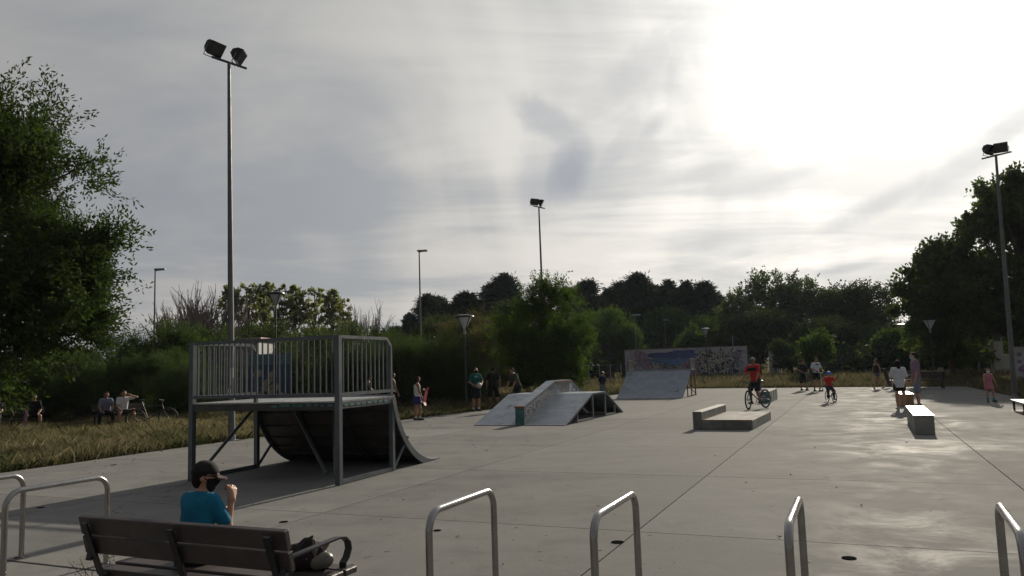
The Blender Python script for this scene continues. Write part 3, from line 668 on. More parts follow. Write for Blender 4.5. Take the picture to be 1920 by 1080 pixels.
# flat roofed kiosk and blue painted wall seen through the railing
def kiosk():
    Y = 44; x0 = D(425, 640, Y)[0]; x1 = D(490, 640, Y)[0]; zt = D(450, 634, Y)[2]
    t = empty('kiosk', ((x0 + x1) / 2, Y + 1.5, 0), 0, 'small white kiosk with a pinkish flat roof behind the deck railing', 'kiosk'); W = x1 - x0
    box('wall', (0, 0, zt / 2 - .1), (W - .3, 3, zt - .1), mat('kiosk_render', (.30, .30, .30), .7, 0, .2, 1.5), t); box('roof', (0, 0, zt - .06), (W + .1, 3.5, .14), mat('pinkish_roof', (.34, .24, .22), .7), t)
    box('door', (W * .18, -1.515, 1.2), (.8, .03, 2.0), M_STEEL, t); box('window', (-W * .2, -1.515, 1.9), (.7, .03, .6), M_GLASS, t)
    x0 = D(462, 700, 37.5)[0]; x1 = D(545, 700, 37.5)[0]; zt = D(500, 664, 37.5)[2]
    t = empty('painted_wall', ((x0 + x1) / 2, 37.5, 0), 0, 'blue graffiti painted low wall seen between the deck balusters', 'graffiti wall'); W = x1 - x0
    box('wall', (0, 0, zt / 2 - .05), (W, .25, zt + .1), mat('blue_wall_paint', (.03, .06, .14), .7, 0, .4, 1.5), t); box('band', (0, -.13, zt - .28), (W - .02, .02, .5), mat('pale_blue_band', (.07, .15, .20), .7, 0, .2), t)
    rr = random.Random(8); mb = MB()
    for k in range(26): mb.box((rr.uniform(-W * .36, W * .3), -.128 - .002 * (k % 6), rr.uniform(.4, zt - .9)), (rr.uniform(.08, .45), .004, rr.uniform(.06, .4)), Matrix.Rotation(rr.uniform(-.8, .8), 3, 'Y'))
    mb.build('graffiti', mat('spray_sand', (.30, .26, .17), .7), t)
kiosk()

# ------------------------------------------------------------------ lights on poles
def floodlight(parent, c, az, tilt, s=1.0):
    """one housing on its yoke, aimed to az and tilted down"""
    h = empty('floodlight', c, az); h.parent = parent; h.rotation_euler = (R_(tilt), 0, -R_(az))
    w, d, hh = .46 * s, .18 * s, .37 * s
    prof = [(0, -hh / 2), (.05 * s, -hh / 2 - .012), (.05 * s, hh / 2 + .012), (0, hh / 2), (-d * .6, hh * .44), (-d, hh * .25), (-d, -hh * .25), (-d * .6, -hh * .44)]
    MB().prism(prof, 'x', -w / 2, w / 2).build('housing', M_BLACK, h)
    for k in range(7): box('fin', ((k - 3) * w / 7, -d - .018 * s, 0), (.012, .05 * s, hh * .45), M_BLACK, h)
    box('lens', (0, .052 * s, 0), (w * .9, .008, hh * .9), M_GLASS, h)
    tube('yoke', [(-w / 2 - .02, -d * .3, 0), (-w / 2 - .02, -d * .2, -hh * .72), (w / 2 + .02, -d * .2, -hh * .72), (w / 2 + .02, -d * .3, 0)], .014 * s, M_GALV, h, 6)
def mast(loc, H, lean, az, label, lamps, r0=.092):
    t = empty('floodlight_mast', loc, 0, label, 'floodlight', 'floodlight masts around the skate slab')
    top = Vector((lean[0], lean[1], H))
    tube('pole', [(0, 0, -.05), top * .25, top * .5, top], [r0, r0 * .88, r0 * .74, r0 * .46], M_MAST, t, 14)
    MB().lathe([(r0 * 2.1, 0), (r0 * 2.1, .02), (r0 * 1.15, .025), (r0 * 1.1, .12)], 16).build('base_flange', M_GALV, t)
    box('access_door', (-.01, -r0 * .97, .7), (.09, .02, .35), M_STEEL, t)
    a = R_(az); d = Vector((math.cos(a), -math.sin(a), 0))
    bar('crossbar', top - d * .52, top + d * .56, .05, M_BLACK, t)
    for (o, ang, tilt) in lamps: floodlight(t, top + d * o + Vector((0, 0, .265)), ang, tilt)
    return t
m1 = mast((-7.52, 20.55, 0), 10.35, (-.14, 0), -54, 'tallest floodlight mast, at the left beside the quarter pipe', [(-.40, 118, -38), (.36, 84, -32)])
for k, z in enumerate((1.28, 1.55, 1.78)): box('sticker', (0.03 * (k - 1), -.094, z), (.085, .006, .16 + .05 * k), M_WHITE, m1)
mast((1.75, 44.0, 0), 10.9, (-.04, 0), -50, 'floodlight mast rising behind the big middle tree', [(-.34, 150, -35), (.30, 95, -28)])
mast((18.46, 28.72, 0), 9.15, (.17, 0), 60, 'floodlight mast at the right edge in front of the big tree', [(-.16, 150, -35), (.2, 215, -30)])
def street_light(px, ytop, Y, label, arm=.45, r=.06, side=1):
    p = D(px, ytop, Y); t = empty('street_light', (p[0], Y, 0), 0, label, 'street light', 'tall street lights behind the shrubs')
    tube('pole', [(0, 0, -.1), (0, 0, p[2] * .5), (0, 0, p[2])], [r * 1.3, r, r * .7], M_MAST, t, 8)
    bar('arm', (0, 0, p[2] - .03), (side * arm, 0, p[2] + .02), .05, M_GALV, t); box('lamp_head', (side * arm * .7, 0, p[2] + .06), (.7, .26, .12), M_GALV, t, .03)
street_light(291, 507, 50, 'thin street light with a flat head right of the left tree'); street_light(786, 472, 52, 'thin tall street light left of the middle tree', .3)
street_light(1190, 592, 62, 'thin dark street light pole left of the graffiti wall', .2, .04); street_light(1246, 601, 88, 'short far street light above the graffiti wall', .2, .05); street_light(1398, 586, 82, 'thin dark pole above the right end of the graffiti wall', .2, .045); street_light(1421, 594, 80, 'far curved lamp pole over the dark court fence', -.4, .05)
def lantern(px, ytop, Y, label):
    p = D(px, ytop, Y); H = p[2]; t = empty('park_lantern', (p[0], Y, 0), 0, label, 'park lamp', 'park lanterns with inverted cone heads')
    tube('pole', [(0, 0, -.1), (0, 0, 1.0), (0, 0, H - .62)], [.055, .042, .036], mat('lantern_green', (.030, .036, .034), .55, .1), t, 10); MB().lathe([(.05, H - .8), (.06, H - .78), (.06, H - .6), (.03, H - .58)], 10).build('collar', M_GALV, t)
    MB().lathe([(.05, H - .60), (.34, H - .08), (.33, H - .07), (.04, H - .58)], 14).build('shade_glass', M_FROST, t); MB().lathe([(.40, H - .08), (.42, H - .05), (.40, H), (.15, H + .05), (0, H + .06)], 16).build('cap', M_BLACK, t)
    for k in range(4):
        a = math.pi / 4 + k * math.pi / 2; bar('strut', (.06 * math.cos(a), .06 * math.sin(a), H - .6), (.37 * math.cos(a), .37 * math.sin(a), H - .07), .025, M_BLACK, t)
lantern(517, 549, 36, 'park lantern with a cone head above the deck railing'); lantern(870, 592, 32.5, 'park lantern standing behind the small bench by the man in green'); lantern(1322, 616, 70, 'park lantern showing over the graffiti wall'); lantern(1742, 598, 44, 'park lantern behind the far bench at the right')
lantern(1690, 608, 66, 'far park lantern between the two round saplings')

# ------------------------------------------------------------------ vegetation
def quad_mesh(name, V, n):
    """V: (N*n,3) vertices, n corners per face"""
    V = np.asarray(V, np.float32).reshape(-1, 3); N = len(V) // n
    me = bpy.data.meshes.new(name); me.vertices.add(N * n); me.vertices.foreach_set('co', V.ravel())
    me.loops.add(N * n); me.loops.foreach_set('vertex_index', np.arange(N * n, dtype=np.int32))
    me.polygons.add(N); me.polygons.foreach_set('loop_start', np.arange(0, N * n, n, dtype=np.int32)); me.polygons.foreach_set('loop_total', np.full(N, n, np.int32))
    me.update(calc_edges=True); return me
def unit(a): return a / np.maximum(np.linalg.norm(a, axis=-1, keepdims=True), 1e-9)
def leaf_quads(rng, c, a, l, w):
    b = unit(np.cross(a, rng.normal(size=a.shape))); l = l[:, None]; w = w[:, None]
    return np.stack([c, c + a * l * .55 + b * w * .5, c + a * l, c + a * l * .45 - b * w * .5], 1)
def foliage(rng, C, Rr, center, twigs, per, ll, lw, out=.7, up=.25, spread=.8, start=.35, tl=(.6, 1.15)):
    """twigs leave every clump, leaves sit along the twigs"""
    K = len(C); T = np.repeat(np.arange(K), twigs); n = len(T)
    d = unit(rng.normal(size=(n, 3)) + out * unit(C[T] - center) * 1.2 + np.array([0, 0, up]))
    s = C[T] + unit(rng.normal(size=(n, 3))) * (Rr[T] * start * rng.random(n) ** .5)[:, None]
    L = Rr[T] * rng.uniform(*tl, n)
    I = np.repeat(np.arange(n), per); t = rng.random(len(I)) ** .8
    c = s[I] + d[I] * (L[I] * t)[:, None] + rng.normal(size=(len(I), 3)) * (Rr[T][I] * .07)[:, None]
    a = unit(d[I] * .6 + rng.normal(size=(len(I), 3)) * spread)
    return leaf_quads(rng, c, a, ll * rng.uniform(.6, 1.3, len(I)), lw * rng.uniform(.7, 1.2, len(I)))
def ell(rng, K, c, r, lo=.45, zflat=None):
    d = unit(rng.normal(size=(K, 3))); q = rng.uniform(lo ** 2, 1, K) ** .5
    p = np.array(c) + d * q[:, None] * np.array(r)
    if zflat is not None: p[:, 2] = np.maximum(p[:, 2], zflat + rng.random(K) * .5)
    return p
def limbs(mb, base, top, targets, r0, rng, bend=.15):
    base = Vector(base); top = Vector(top)
    mid = (base + top) / 2 + Vector((rng.normal() * bend, rng.normal() * bend, 0)); mb.tube([base, base + (mid - base) * .25, mid, top], [r0 * 1.25, r0, r0 * .75, r0 * .35], 8)
    for q in targets:
        q = Vector(q); f = min(.92, max(.25, (q.z - base.z) / max(.1, top.z - base.z) * .75)) * rng.uniform(.75, 1.0)
        s = base + (mid - base) * (2 * f) if f < .5 else mid + (top - mid) * (2 * f - 1)
        m = (s + q) / 2 + Vector((rng.normal() * .1, rng.normal() * .1, .08 * (q - s).length)); mb.tube([s, m, q], [r0 * .4, r0 * .22, r0 * .07], 5, False)
    return mb
LEAF = {
 'ash': mat_leaf('ash_leaf', (.027, .042, .015), (.050, .070, .025), .26),
 'tamarisk': mat_leaf('tamarisk_frond', (.030, .046, .022), (.054, .072, .034), .32),
 'willow': mat_leaf('willow_leaf', (.032, .056, .014), (.062, .090, .023), .36),
 'poplar': mat_leaf('poplar_leaf', (.10, .108, .05), (.20, .195, .105), .5),
 'pine': mat_leaf('pine_needle', (.016, .026, .012), (.032, .042, .018), .12),
 'dark': mat_leaf('dark_leaf', (.026, .038, .014), (.048, .062, .022), .25),
 'plane': mat_leaf('plane_leaf', (.046, .064, .032), (.084, .108, .052), .34),
 'sapling': mat_leaf('sapling_leaf', (.040, .066, .018), (.070, .104, .028), .38),
 'brown': mat_leaf('brownish_frond', (.05, .045, .022), (.085, .07, .035), .3),
}
def tree_thing(name, label, cat, group, loc, crown, leafm, trunk_mb=None, az=0):
    t = empty(name, loc, az, label, cat, group)
    link_mesh('crown', crown if isinstance(crown, bpy.types.Mesh) else quad_mesh('crown', crown, 4), None, t)
    t.children[0].data.materials.append(leafm) if not len(t.children[0].data.materials) else None
    if trunk_mb: trunk_mb.build('trunk', M_BARK, t, True)
    return t

def big_left_tree():
    rng = np.random.default_rng(1); base = np.array([0, 0, 0.])
    # lobes of the crown: (x, y, z, rx, ry, rz, clumps)
    lobes = [(0, 0, 6.3, 4.2, 4.0, 3.6, 60), (3.0, -.4, 7.2, 1.9, 2.0, 1.7, 20), (4.2, -.2, 5.2, 1.9, 2.2, 1.3, 30), (3.6, -.8, 3.6, 2.0, 2.4, 1.2, 30), (1.0, -1.5, 3.0, 3.4, 2.4, 1.4, 34), (.3, .2, 9.4, 1.8, 1.8, 1.1, 22), (2.2, -.2, 8.3, 1.7, 1.6, 1.3, 34), (-3, 0, 6, 3, 3, 3, 20)]
    C = np.concatenate([ell(rng, k, (x, y, z), (a, b, c), .3) for x, y, z, a, b, c, k in lobes]); C[:, 2] = np.maximum(C[:, 2], 1.7 + rng.random(len(C)) * .7)
    Rr = rng.uniform(.55, 1.05, len(C))
    V = foliage(rng, C, Rr, np.array([0, 0, 5.]), 38, 20, .145, .058, out=.6, up=.15, spread=.6)
    # long loose sprays at the outline
    S0 = ell(rng, 46, (2.6, -.3, 5.6), (3.0, 2.2, 4.1), .95); S0 = S0[S0[:, 0] > 1.0]; V2 = foliage(rng, S0, np.full(len(S0), 1.25), np.array([0, 0, 5.]), 6, 30, .16, .055, out=1.4, up=.25, spread=.45, start=.15)
    mb = MB(); limbs(mb, (0, 0, -.1), (.3, 0, 7.8), [C[i] for i in range(0, len(C), 6)], .3, rng)
    x = -17.0; tree_thing('ash_tree', 'large dark leafy tree filling the left edge, its sprays hanging over the seated group', 'tree', None, (x, 21.5, 0), np.concatenate([V, V2]), LEAF['ash'], mb)
big_left_tree()

def proto_tamarisk(seed, w, h, K=46, brown=False):
    rng = np.random.default_rng(seed); C = np.concatenate([ell(rng, K, (0, 0, h * .45), (w * .42, w * .36, h * .40), .4), ell(rng, K // 2, (w * .1, -w * .1, h * .22), (w * .46, w * .4, h * .22), .5)])
    C[:, 2] = np.maximum(C[:, 2], .25); Rr = rng.uniform(.55, .95, len(C)) * h / 4.6
    V = foliage(rng, C, Rr, np.array([0, 0, h * .2]), 30, 16, .20, .030, out=.9, up=.75, spread=.32, tl=(.7, 1.35))
    mb = MB()
    for k in range(5): limbs(mb, (rng.normal() * .2, rng.normal() * .2, -.1), (rng.normal() * w * .2, rng.normal() * w * .15, h * .7), [C[i] for i in rng.integers(0, len(C), 4)], .07, rng)
    return quad_mesh('crown', V, 4), mb.mesh('trunk')
def proto_broad(seed, h, r, K, leafl, leafw, tw=22, per=14, lo=.3, trunk=.22, zc=.58, rz=.42, cr=(.12, .2), up=.2, gaps=False):
    rng = np.random.default_rng(seed); C = np.concatenate([ell(rng, K, (0, 0, h * zc), (r * .86, r * .86, h * rz * .9), lo), ell(rng, K // 3, (rng.normal() * r * .3, rng.normal() * r * .3, h * (zc + .15)), (r * .6, r * .6, h * rz * .6), .3)])
    C[:, 2] = np.maximum(C[:, 2], h * .12); Rr = rng.uniform(*cr, len(C)) * h
    V = foliage(rng, C, Rr, np.array([0, 0, h * zc * .8]), tw, per, leafl, leafw, out=.6, up=up, spread=.8)
    mb = limbs(MB(), (0, 0, -.1), (rng.normal() * .3, 0, h * .85), [C[i] for i in range(0, len(C), 4)], trunk, rng, .25)
    return quad_mesh('crown', V, 4), mb.mesh('trunk')
def proto_pine(seed, h, r):
    rng = np.random.default_rng(seed); K = 110; t = rng.random(K) ** 1.1; z = h * (.15 + .80 * t); rad = r * (1 - t) ** .75 * rng.uniform(.35, 1, K); th = rng.uniform(0, 6.28, K)
    C = np.stack([rad * np.cos(th), rad * np.sin(th), z], 1); Rr = (.30 + .35 * (1 - t)) * rng.uniform(.8, 1.3, K) * r * .62
    V = foliage(rng, C, Rr, np.array([0, 0, h * .5]), 26, 12, .36, .10, out=.4, up=.5, spread=.6, tl=(.6, 1.4))
    mb = limbs(MB(), (0, 0, -.1), (0, 0, h * .98), [C[i] for i in range(0, K, 4)], .2, rng); return quad_mesh('crown', V, 4), mb.mesh('trunk')
def proto_poplar(seed, h, r):
    rng = np.random.default_rng(seed); K = 120; z = h * rng.uniform(.2, .97, K); t = (z / h - .2) / .77; rad = r * np.sin(np.clip(t * 2.6 + .35, 0, 3.0)) ** .7 * rng.uniform(.3, 1, K); th = rng.uniform(0, 6.28, K)
    C = np.stack([rad * np.cos(th), rad * np.sin(th), z], 1); V = foliage(rng, C, rng.uniform(.22, .5, K), np.array([0, 0, h * .5]), 5, 9, .24, .17, out=.5, up=.7, spread=.9)
    mb = limbs(MB(), (0, 0, -.1), (0, 0, h * .95), [C[i] for i in range(0, K, 2)], .15, rng); return quad_mesh('crown', V, 4), mb.mesh('trunk')
def proto_bare(seed, h):
    rng = np.random.default_rng(seed); mb = MB()
    def br(p, d, L, r, dep):
        q = p + d * L; m = (p + q) / 2 + Vector(rng.normal(size=3)) * L * .05; mb.tube([p, m, q], [r, r * .8, r * .55], 4, False)
        if dep == 0: return
        for k in range(3):
            nd = (d + Vector((rng.normal() * .20, rng.normal() * .20, .16))).normalized(); br(p + (q - p) * rng.uniform(.5, 1.0), nd, L * rng.uniform(.6, .85), r * .62, dep - 1)
    for k in range(6): br(Vector((rng.normal() * .5, rng.normal() * .3, 0)), Vector((rng.normal() * .22, rng.normal() * .22, 1)).normalized(), h * .36, .12, 3)
    return mb.mesh('branches')

def inst(name, proto, leafm, label, cat, group, loc, s, az):
    t = empty(name, loc, az, label, cat, group); t.scale = s if isinstance(s, tuple) else (s, s, s)
    for nm, me, m in (('crown', proto[0], leafm), ('trunk', proto[1], M_BARK)):
        if not len(me.materials): me.materials.append(m)
        o = bpy.data.objects.new(nm, me); COL.objects.link(o); o.parent = t
        if nm == 'trunk': me.polygons.foreach_set('use_smooth', [True] * len(me.polygons))
    return t
def loc_h(px, ptop, Y):
    p = D(px, ptop, Y); return (p[0], Y, -.06), p[2]

def shrubs():
    P = [proto_tamarisk(21, 4.6, 4.6), proto_tamarisk(22, 4.2, 4.6), proto_tamarisk(23, 5.0, 4.6)]
    PB = proto_tamarisk(24, 4.4, 4.6)
    rows = [  # px, top, depth, width factor
        (225, 606, 36, 1.2, 'feathery green shrub next to the right edge of the left tree'), (300, 585, 38, 1.3, 'feathery shrub beneath the thin left street light'), (370, 580, 42, 1.1, 'feathery shrub below the bare trees, left of the tallest mast'),
        (455, 594, 51, 1.1, 'feathery shrub behind the kiosk roof'), (532, 592, 50, 1.1, 'feathery shrub behind the lantern over the deck railing'), (612, 590, 43, 1.2, 'feathery shrub behind the middle of the deck railing'), (680, 594, 38, 1.2, 'feathery shrub above the right corner post of the railing'),
        (735, 618, 34, .9, 'feathery shrub just right of the deck railing'), (768, 602, 37, 1.1, 'tall feathery shrub behind the girl with the red board'), (825, 606, 36, 1.0, 'rounded feathery shrub left of the lantern by the man in green'), (885, 650, 34.5, .75, 'low feathery shrub behind the man in green'), (840, 650, 35, .8, 'low feathery shrub behind the small bench'),
        (345, 640, 33, 1.0, 'low dark feathery shrub left of the quarter pipe railing'), (255, 640, 34, 1.1, 'low dark feathery shrub behind the seated pair'), (150, 620, 33, 1.3, 'dark shrub in the shade under the left tree'), (60, 630, 34, 1.3, 'dark shrub behind the two seated at the far left'), (-40, 620, 34, 1.3, 'dark shrub cut by the left picture edge'),
        (640, 655, 36, 1.1, 'low shrub behind the right half of the deck'), (560, 665, 47, 1.1, 'low shrub right of the blue painted wall')]
    for i, (px, tp, Y, w, lab) in enumerate(rows):
        l, h = loc_h(px, tp, Y); s = h / 4.75; inst('tamarisk_shrub', P[i % 3], LEAF['tamarisk'], lab, 'shrub', 'feathery shrubs along the left verge', l, (s * w, s * w, s), 57 * i)
    for px, tp, Y, w, lab in ((893, 560, 60, 1.15, 'brownish wispy shrub left of the big middle tree'), (925, 575, 56, .9, 'second brownish shrub against the left side of the middle tree')):
        l, h = loc_h(px, tp, Y); s = h / 4.75; inst('brown_shrub', PB, LEAF['brown'], lab, 'shrub', None, l, (s * w, s * w, s), px)
shrubs()

def middle_tree():
    rng = np.random.default_rng(5); lob = [(0, 0, 3.3, 2.5, 2.4, 2.2, 70), (1.1, -.3, 2.7, 1.9, 2.0, 1.7, 40), (-1.0, 0, 2.9, 1.7, 1.8, 1.8, 34), (.2, 0, 5.2, 1.5, 1.5, .9, 26), (.2, -.6, 1.2, 2.2, 1.8, .8, 30)]
    C = np.concatenate([ell(rng, k, (x, y, z), (a, b, c), .35) for x, y, z, a, b, c, k in lob]); Rr = rng.uniform(.4, .75, len(C)); C[:, 2] = np.maximum(C[:, 2], .4)
    V = foliage(rng, C, Rr, np.array([0, 0, 2.6]), 24, 16, .15, .05, out=.8, up=.45, spread=.5)
    S0 = ell(rng, 40, (0, 0, 3.6), (2.5, 2.2, 2.6), .97); S0 = S0[S0[:, 2] > 1.6]; V2 = foliage(rng, S0, np.full(len(S0), .8), np.array([0, 0, 2.]), 5, 18, .15, .045, out=1.3, up=.6, spread=.4, start=.1)
    mb = limbs(MB(), (0, 0, -.1), (.2, 0, 5.6), [C[i] for i in range(0, len(C), 6)], .22, rng)
    tree_thing('elm_tree', 'big bright edged leafy tree in the middle with a floodlight mast behind its top', 'tree', None, (1.55, 41.8, -.05), np.concatenate([V, V2]), LEAF['willow'], mb)
middle_tree()

def right_tree():
    rng = np.random.default_rng(9)
    lob = [(0, 0, 8.2, 3.6, 3.4, 3.6, 70), (-3.2, 0, 6.0, 2.8, 2.6, 2.4, 50), (-5.2, .3, 4.8, 1.9, 2.0, 1.9, 32), (1.5, 0, 9.6, 3.0, 2.8, 2.2, 40), (4, 0, 7.5, 3, 3, 3.6, 36), (-1, -.4, 4.2, 4.6, 2.6, 1.6, 50), (.2, 0, 11.0, 1.8, 1.8, .9, 18)]
    C = np.concatenate([ell(rng, k, (x, y, z), (a, b, c), .45) for x, y, z, a, b, c, k in lob]); Rr = rng.uniform(.5, .95, len(C))
    V = foliage(rng, C, Rr, np.array([0, 0, 6.]), 22, 14, .24, .15, out=.7, up=.25, spread=.9)
    mb = limbs(MB(), (0, 0, -.1), (.3, 0, 9.8), [C[i] for i in range(0, len(C), 5)], .34, rng)
    tree_thing('plane_tree', 'largest tree on the right, its tall dark crown behind the right floodlight mast', 'tree', None, (29.6, 44.5, -.05), V, LEAF['plane'], mb)
    C = np.concatenate([ell(rng, k, (x, y, z), (a, b, c), .4) for x, y, z, a, b, c, k in [(0, 0, 4.6, 2.6, 2.4, 2.6, 60), (.8, 0, 6.2, 1.6, 1.6, 1.3, 26), (0, -.3, 2.2, 2.6, 2.0, 1.3, 30)]]); Rr = rng.uniform(.45, .8, len(C))
    V = foliage(rng, C, Rr, np.array([0, 0, 4.]), 22, 14, .20, .12, out=.7, up=.25, spread=.9); mb = limbs(MB(), (0, 0, -.1), (0, 0, 6.2), [C[i] for i in range(0, len(C), 5)], .2, rng)
    tree_thing('plane_tree', 'smaller dark tree at the left foot of the largest right tree', 'tree', None, (28.6, 50.5, -.05), V, LEAF['plane'], mb)
right_tree()

def background():
    PP = [proto_pine(31, 12, 3.3), proto_pine(32, 12, 3.7), proto_pine(33, 12, 2.3)]
    pines = [(742, 606, 92, 'small pine at the left end of the dark skyline row'), (768, 584, 96, 'pine left of the tall middle street light'), (802, 556, 96, 'tall pointed pine just right of the tall middle street light'), (822, 553, 100, 'pine second right of the tall middle street light'), (868, 547, 98, 'pointed pine above the brownish shrub'), (884, 541, 102, 'pine left of the middle tree, with a narrow tip'),
             (918, 528, 100, 'tall pine rising left behind the middle tree'), (946, 519, 100, 'tall broad pine touching the left top of the middle tree'), (1062, 532, 98, 'pine behind the right shoulder of the middle tree'), (1098, 524, 100, 'pine right of the middle floodlight mast'), (1140, 531, 100, 'pine with a blunt top left of the skyline summit'), (1164, 527, 104, 'slim pine in the middle of the skyline row'),
             (1195, 517, 100, 'tallest pine of the skyline row'), (1224, 528, 103, 'pine just right of the tallest skyline pine'), (1252, 524, 100, 'broad dark pine above the willow'), (1285, 517, 100, 'tall dark pine above the right of the willow'), (1318, 527, 100, 'dark pine at the right end of the skyline row'), (1338, 548, 102, 'lowest pine at the right end of the skyline row'), (1115, 548, 96, 'low pine below the skyline right of the middle tree'), (1262, 545, 96, 'low dark pine between the two tall ones over the willow')]
    for i, (px, tp, Y, lab) in enumerate(pines):
        l, h = loc_h(px, tp, Y); s = h / 12.2 * (.97 + .06 * ((i * 7) % 5) / 4); inst('pine_tree', PP[(i * 5 + i // 3) % 3], LEAF['pine'], lab, 'pine tree', 'dark pines along the skyline', l, (s * 1.5, s * 1.5, s), 71 * i)
    PO = [proto_poplar(41, 12, 1.5), proto_poplar(42, 12, 1.8)]
    pops = [(432, 527, 'first poplar, partly hidden by the tallest mast'), (462, 522, 'poplar right beside the tallest mast'), (494, 520, 'tallest poplar above the kiosk'), (524, 524, 'poplar behind the lantern head'), (556, 527, 'poplar right of the lantern head'), (590, 531, 'middle poplar above the deck railing'), (620, 534, 'poplar near the right end of the poplar row'), (642, 552, 'small last poplar at the right end of the row')]
    for i, (px, tp, lab) in enumerate(pops):
        l, h = loc_h(px, tp, 92 + 2 * (i % 3)); s = h / 12.3; inst('poplar_tree', PO[i % 2], LEAF['poplar'], lab, 'poplar', 'pale row of poplars behind the shrubs', l, (s * 1.15, s * 1.15, s), 83 * i)
    BA = [proto_bare(51, 11), proto_bare(52, 11)]; M_BARE = mat('bare_twigs', (.16, .125, .115), .8, 0, .2, 3)
    for me in BA: me.materials.append(M_BARE)
    for i, (px, tp, lab) in enumerate([(338, 536, 'bare leafless tree at the left of the bare group'), (358, 529, 'bare leafless tree second from the left of the bare group'), (391, 525, 'bare leafless tree with the highest twigs, second from the mast'), (375, 527, 'bare leafless tree in the middle of the bare group'), (404, 527, 'bare leafless tree nearest the tallest mast'), (660, 556, 'bare tree at the right end of the poplars'), (684, 558, 'second bare tree right of the poplars')]):
        l, h = loc_h(px, tp, 90); o = bpy.data.objects.new('bare_tree', BA[i % 2]); COL.objects.link(o); s = h / max(v.co.z for v in BA[i % 2].vertices); place(o, l, 67 * i, (s, s, s)); tag(o, lab, 'bare tree', 'leafless trees on the skyline')
    PD = [proto_broad(61, 10, 4.2, 60, .28, .17, tw=20, per=11), proto_broad(62, 10, 3.8, 54, .28, .17, tw=20, per=11), proto_broad(63, 10, 4.6, 64, .26, .16, tw=20, per=11)]
    PG = proto_broad(64, 10, 4.4, 120, .26, .16, tw=9, per=9, lo=.45, cr=(.06, .12), trunk=.2)
    broad = [(1385, 536, 86, .8, 'plane', 'airy pale crowned tree at the left end of the right tree group'), (1440, 498, 90, 1.0, 'plane', 'tallest airy tree of the right group, bright gaps in its crown'), (1500, 510, 88, .9, 'plane', 'airy crowned tree right of the tallest in the right group'), (1560, 528, 84, 1.1, 'dark', 'dense dark dome shaped tree above the two men on scooters'), (1612, 527, 82, 1.0, 'dark', 'dark rounded tree behind the bright sapling'), (1648, 562, 80, .7, 'dark', 'dark tree above the girl with a skateboard'),
             (1415, 575, 78, 1.2, 'dark', 'low dark tree behind the court fence'), (1480, 590, 76, 1.2, 'dark', 'low dark tree behind the boy in black'), (1545, 590, 72, 1.2, 'dark', 'low dark tree behind the bright sapling trunk'), (1610, 600, 70, 1.2, 'dark', 'low dark tree left of the round saplings'), (1720, 590, 66, 1.1, 'dark', 'low dark tree behind the right lantern'), (1790, 600, 62, 1.2, 'dark', 'low dark tree behind the right hand sapling'), (1860, 590, 66, 1.3, 'dark', 'low dark tree behind the right hand fence'), (1940, 560, 66, 1.2, 'dark', 'dark tree cut by the right picture edge'),
             (1140, 572, 82, .8, 'willow', 'bright green rounded tree left of the graffiti wall'), (1180, 600, 80, .7, 'willow', 'smaller green tree close to the left end of the graffiti wall'), (1245, 572, 92, 1.0, 'willow', 'wide pale green willow above the graffiti wall'), (1300, 588, 90, .9, 'willow', 'lower pale green willow right of the wide one'), (1350, 610, 86, 1.0, 'dark', 'dark low tree above the right half of the graffiti wall'), (1085, 590, 72, .8, 'dark', 'dark tree in the gap right of the middle tree'),
             (850, 585, 74, .9, 'dark', 'dark green tree behind the lantern by the man in green'), (815, 592, 70, .9, 'dark', 'grey green tree under the skyline pines at the left'), (965, 560, 80, .9, 'dark', 'dark tree behind the left side of the middle tree'), (720, 608, 70, .8, 'dark', 'low tree at the right end of the poplar row')]
    for i, (px, tp, Y, w, lf, lab) in enumerate(broad):
        l, h = loc_h(px, tp, Y); s = h / 10.4; pr = PG if lf == 'plane' else PD[i % 3]
        key = ((9 if lf == 'plane' else i % 3), lf)
        if key not in background.c:
            me = pr[0] if not len(pr[0].materials) else pr[0].copy()
            if len(me.materials): me.materials.clear()
            me.materials.append(LEAF[lf]); background.c[key] = me
        inst('broadleaf_tree', (background.c[key], pr[1]), LEAF[lf], lab, 'tree', 'trees behind the skate slab', l, (s * w, s * w, s), 47 * i)
    PS = [proto_broad(71, 3, 1.2, 40, .16, .10, tw=18, per=10, trunk=.05, cr=(.12, .2), zc=.62), proto_broad(72, 3, 1.3, 40, .16, .10, tw=18, per=10, trunk=.05, cr=(.12, .2), zc=.6)]
    for i, (px, tp, Y, w, lf, lab) in enumerate([(1530, 620, 58, .95, 'sapling', 'bright green young tree behind the man in white on a scooter'), (1662, 614, 62, .95, 'willow', 'rounded young tree behind the girl with a skateboard'), (1706, 619, 60, .85, 'willow', 'rounded young tree behind the masked man'), (1797, 620, 54, .8, 'willow', 'slender young tree left of the right hand fence'), (1296, 612, 78, .9, 'sapling', 'small bright tree peeping over the graffiti wall'), (1466, 634, 66, .8, 'dark', 'dim small tree right of the court fence')]):
        l, h = loc_h(px, tp, Y); s = h / 3.15; key = ('s', i % 2, lf)
        if key not in background.c:
            me = PS[i % 2][0] if not len(PS[i % 2][0].materials) else PS[i % 2][0].copy()
            me.materials.clear(); me.materials.append(LEAF[lf]); background.c[key] = me
        inst('young_tree', (background.c[key], PS[i % 2][1]), LEAF[lf], lab, 'young tree', None, l, (s * w, s * w, s), 61 * i)
    # far wood closing the horizon: one mass
    rng = np.random.default_rng(77); C = []
    for x in np.arange(-150, 150, 2.2): C.append((x, 120 + rng.normal() * 5, rng.uniform(.8, 5.5)))
    for x in np.arange(-60, 5, 1.4): C.append((x + rng.normal() * .6, 64 + rng.normal() * 3, rng.uniform(.5, 2.6)))
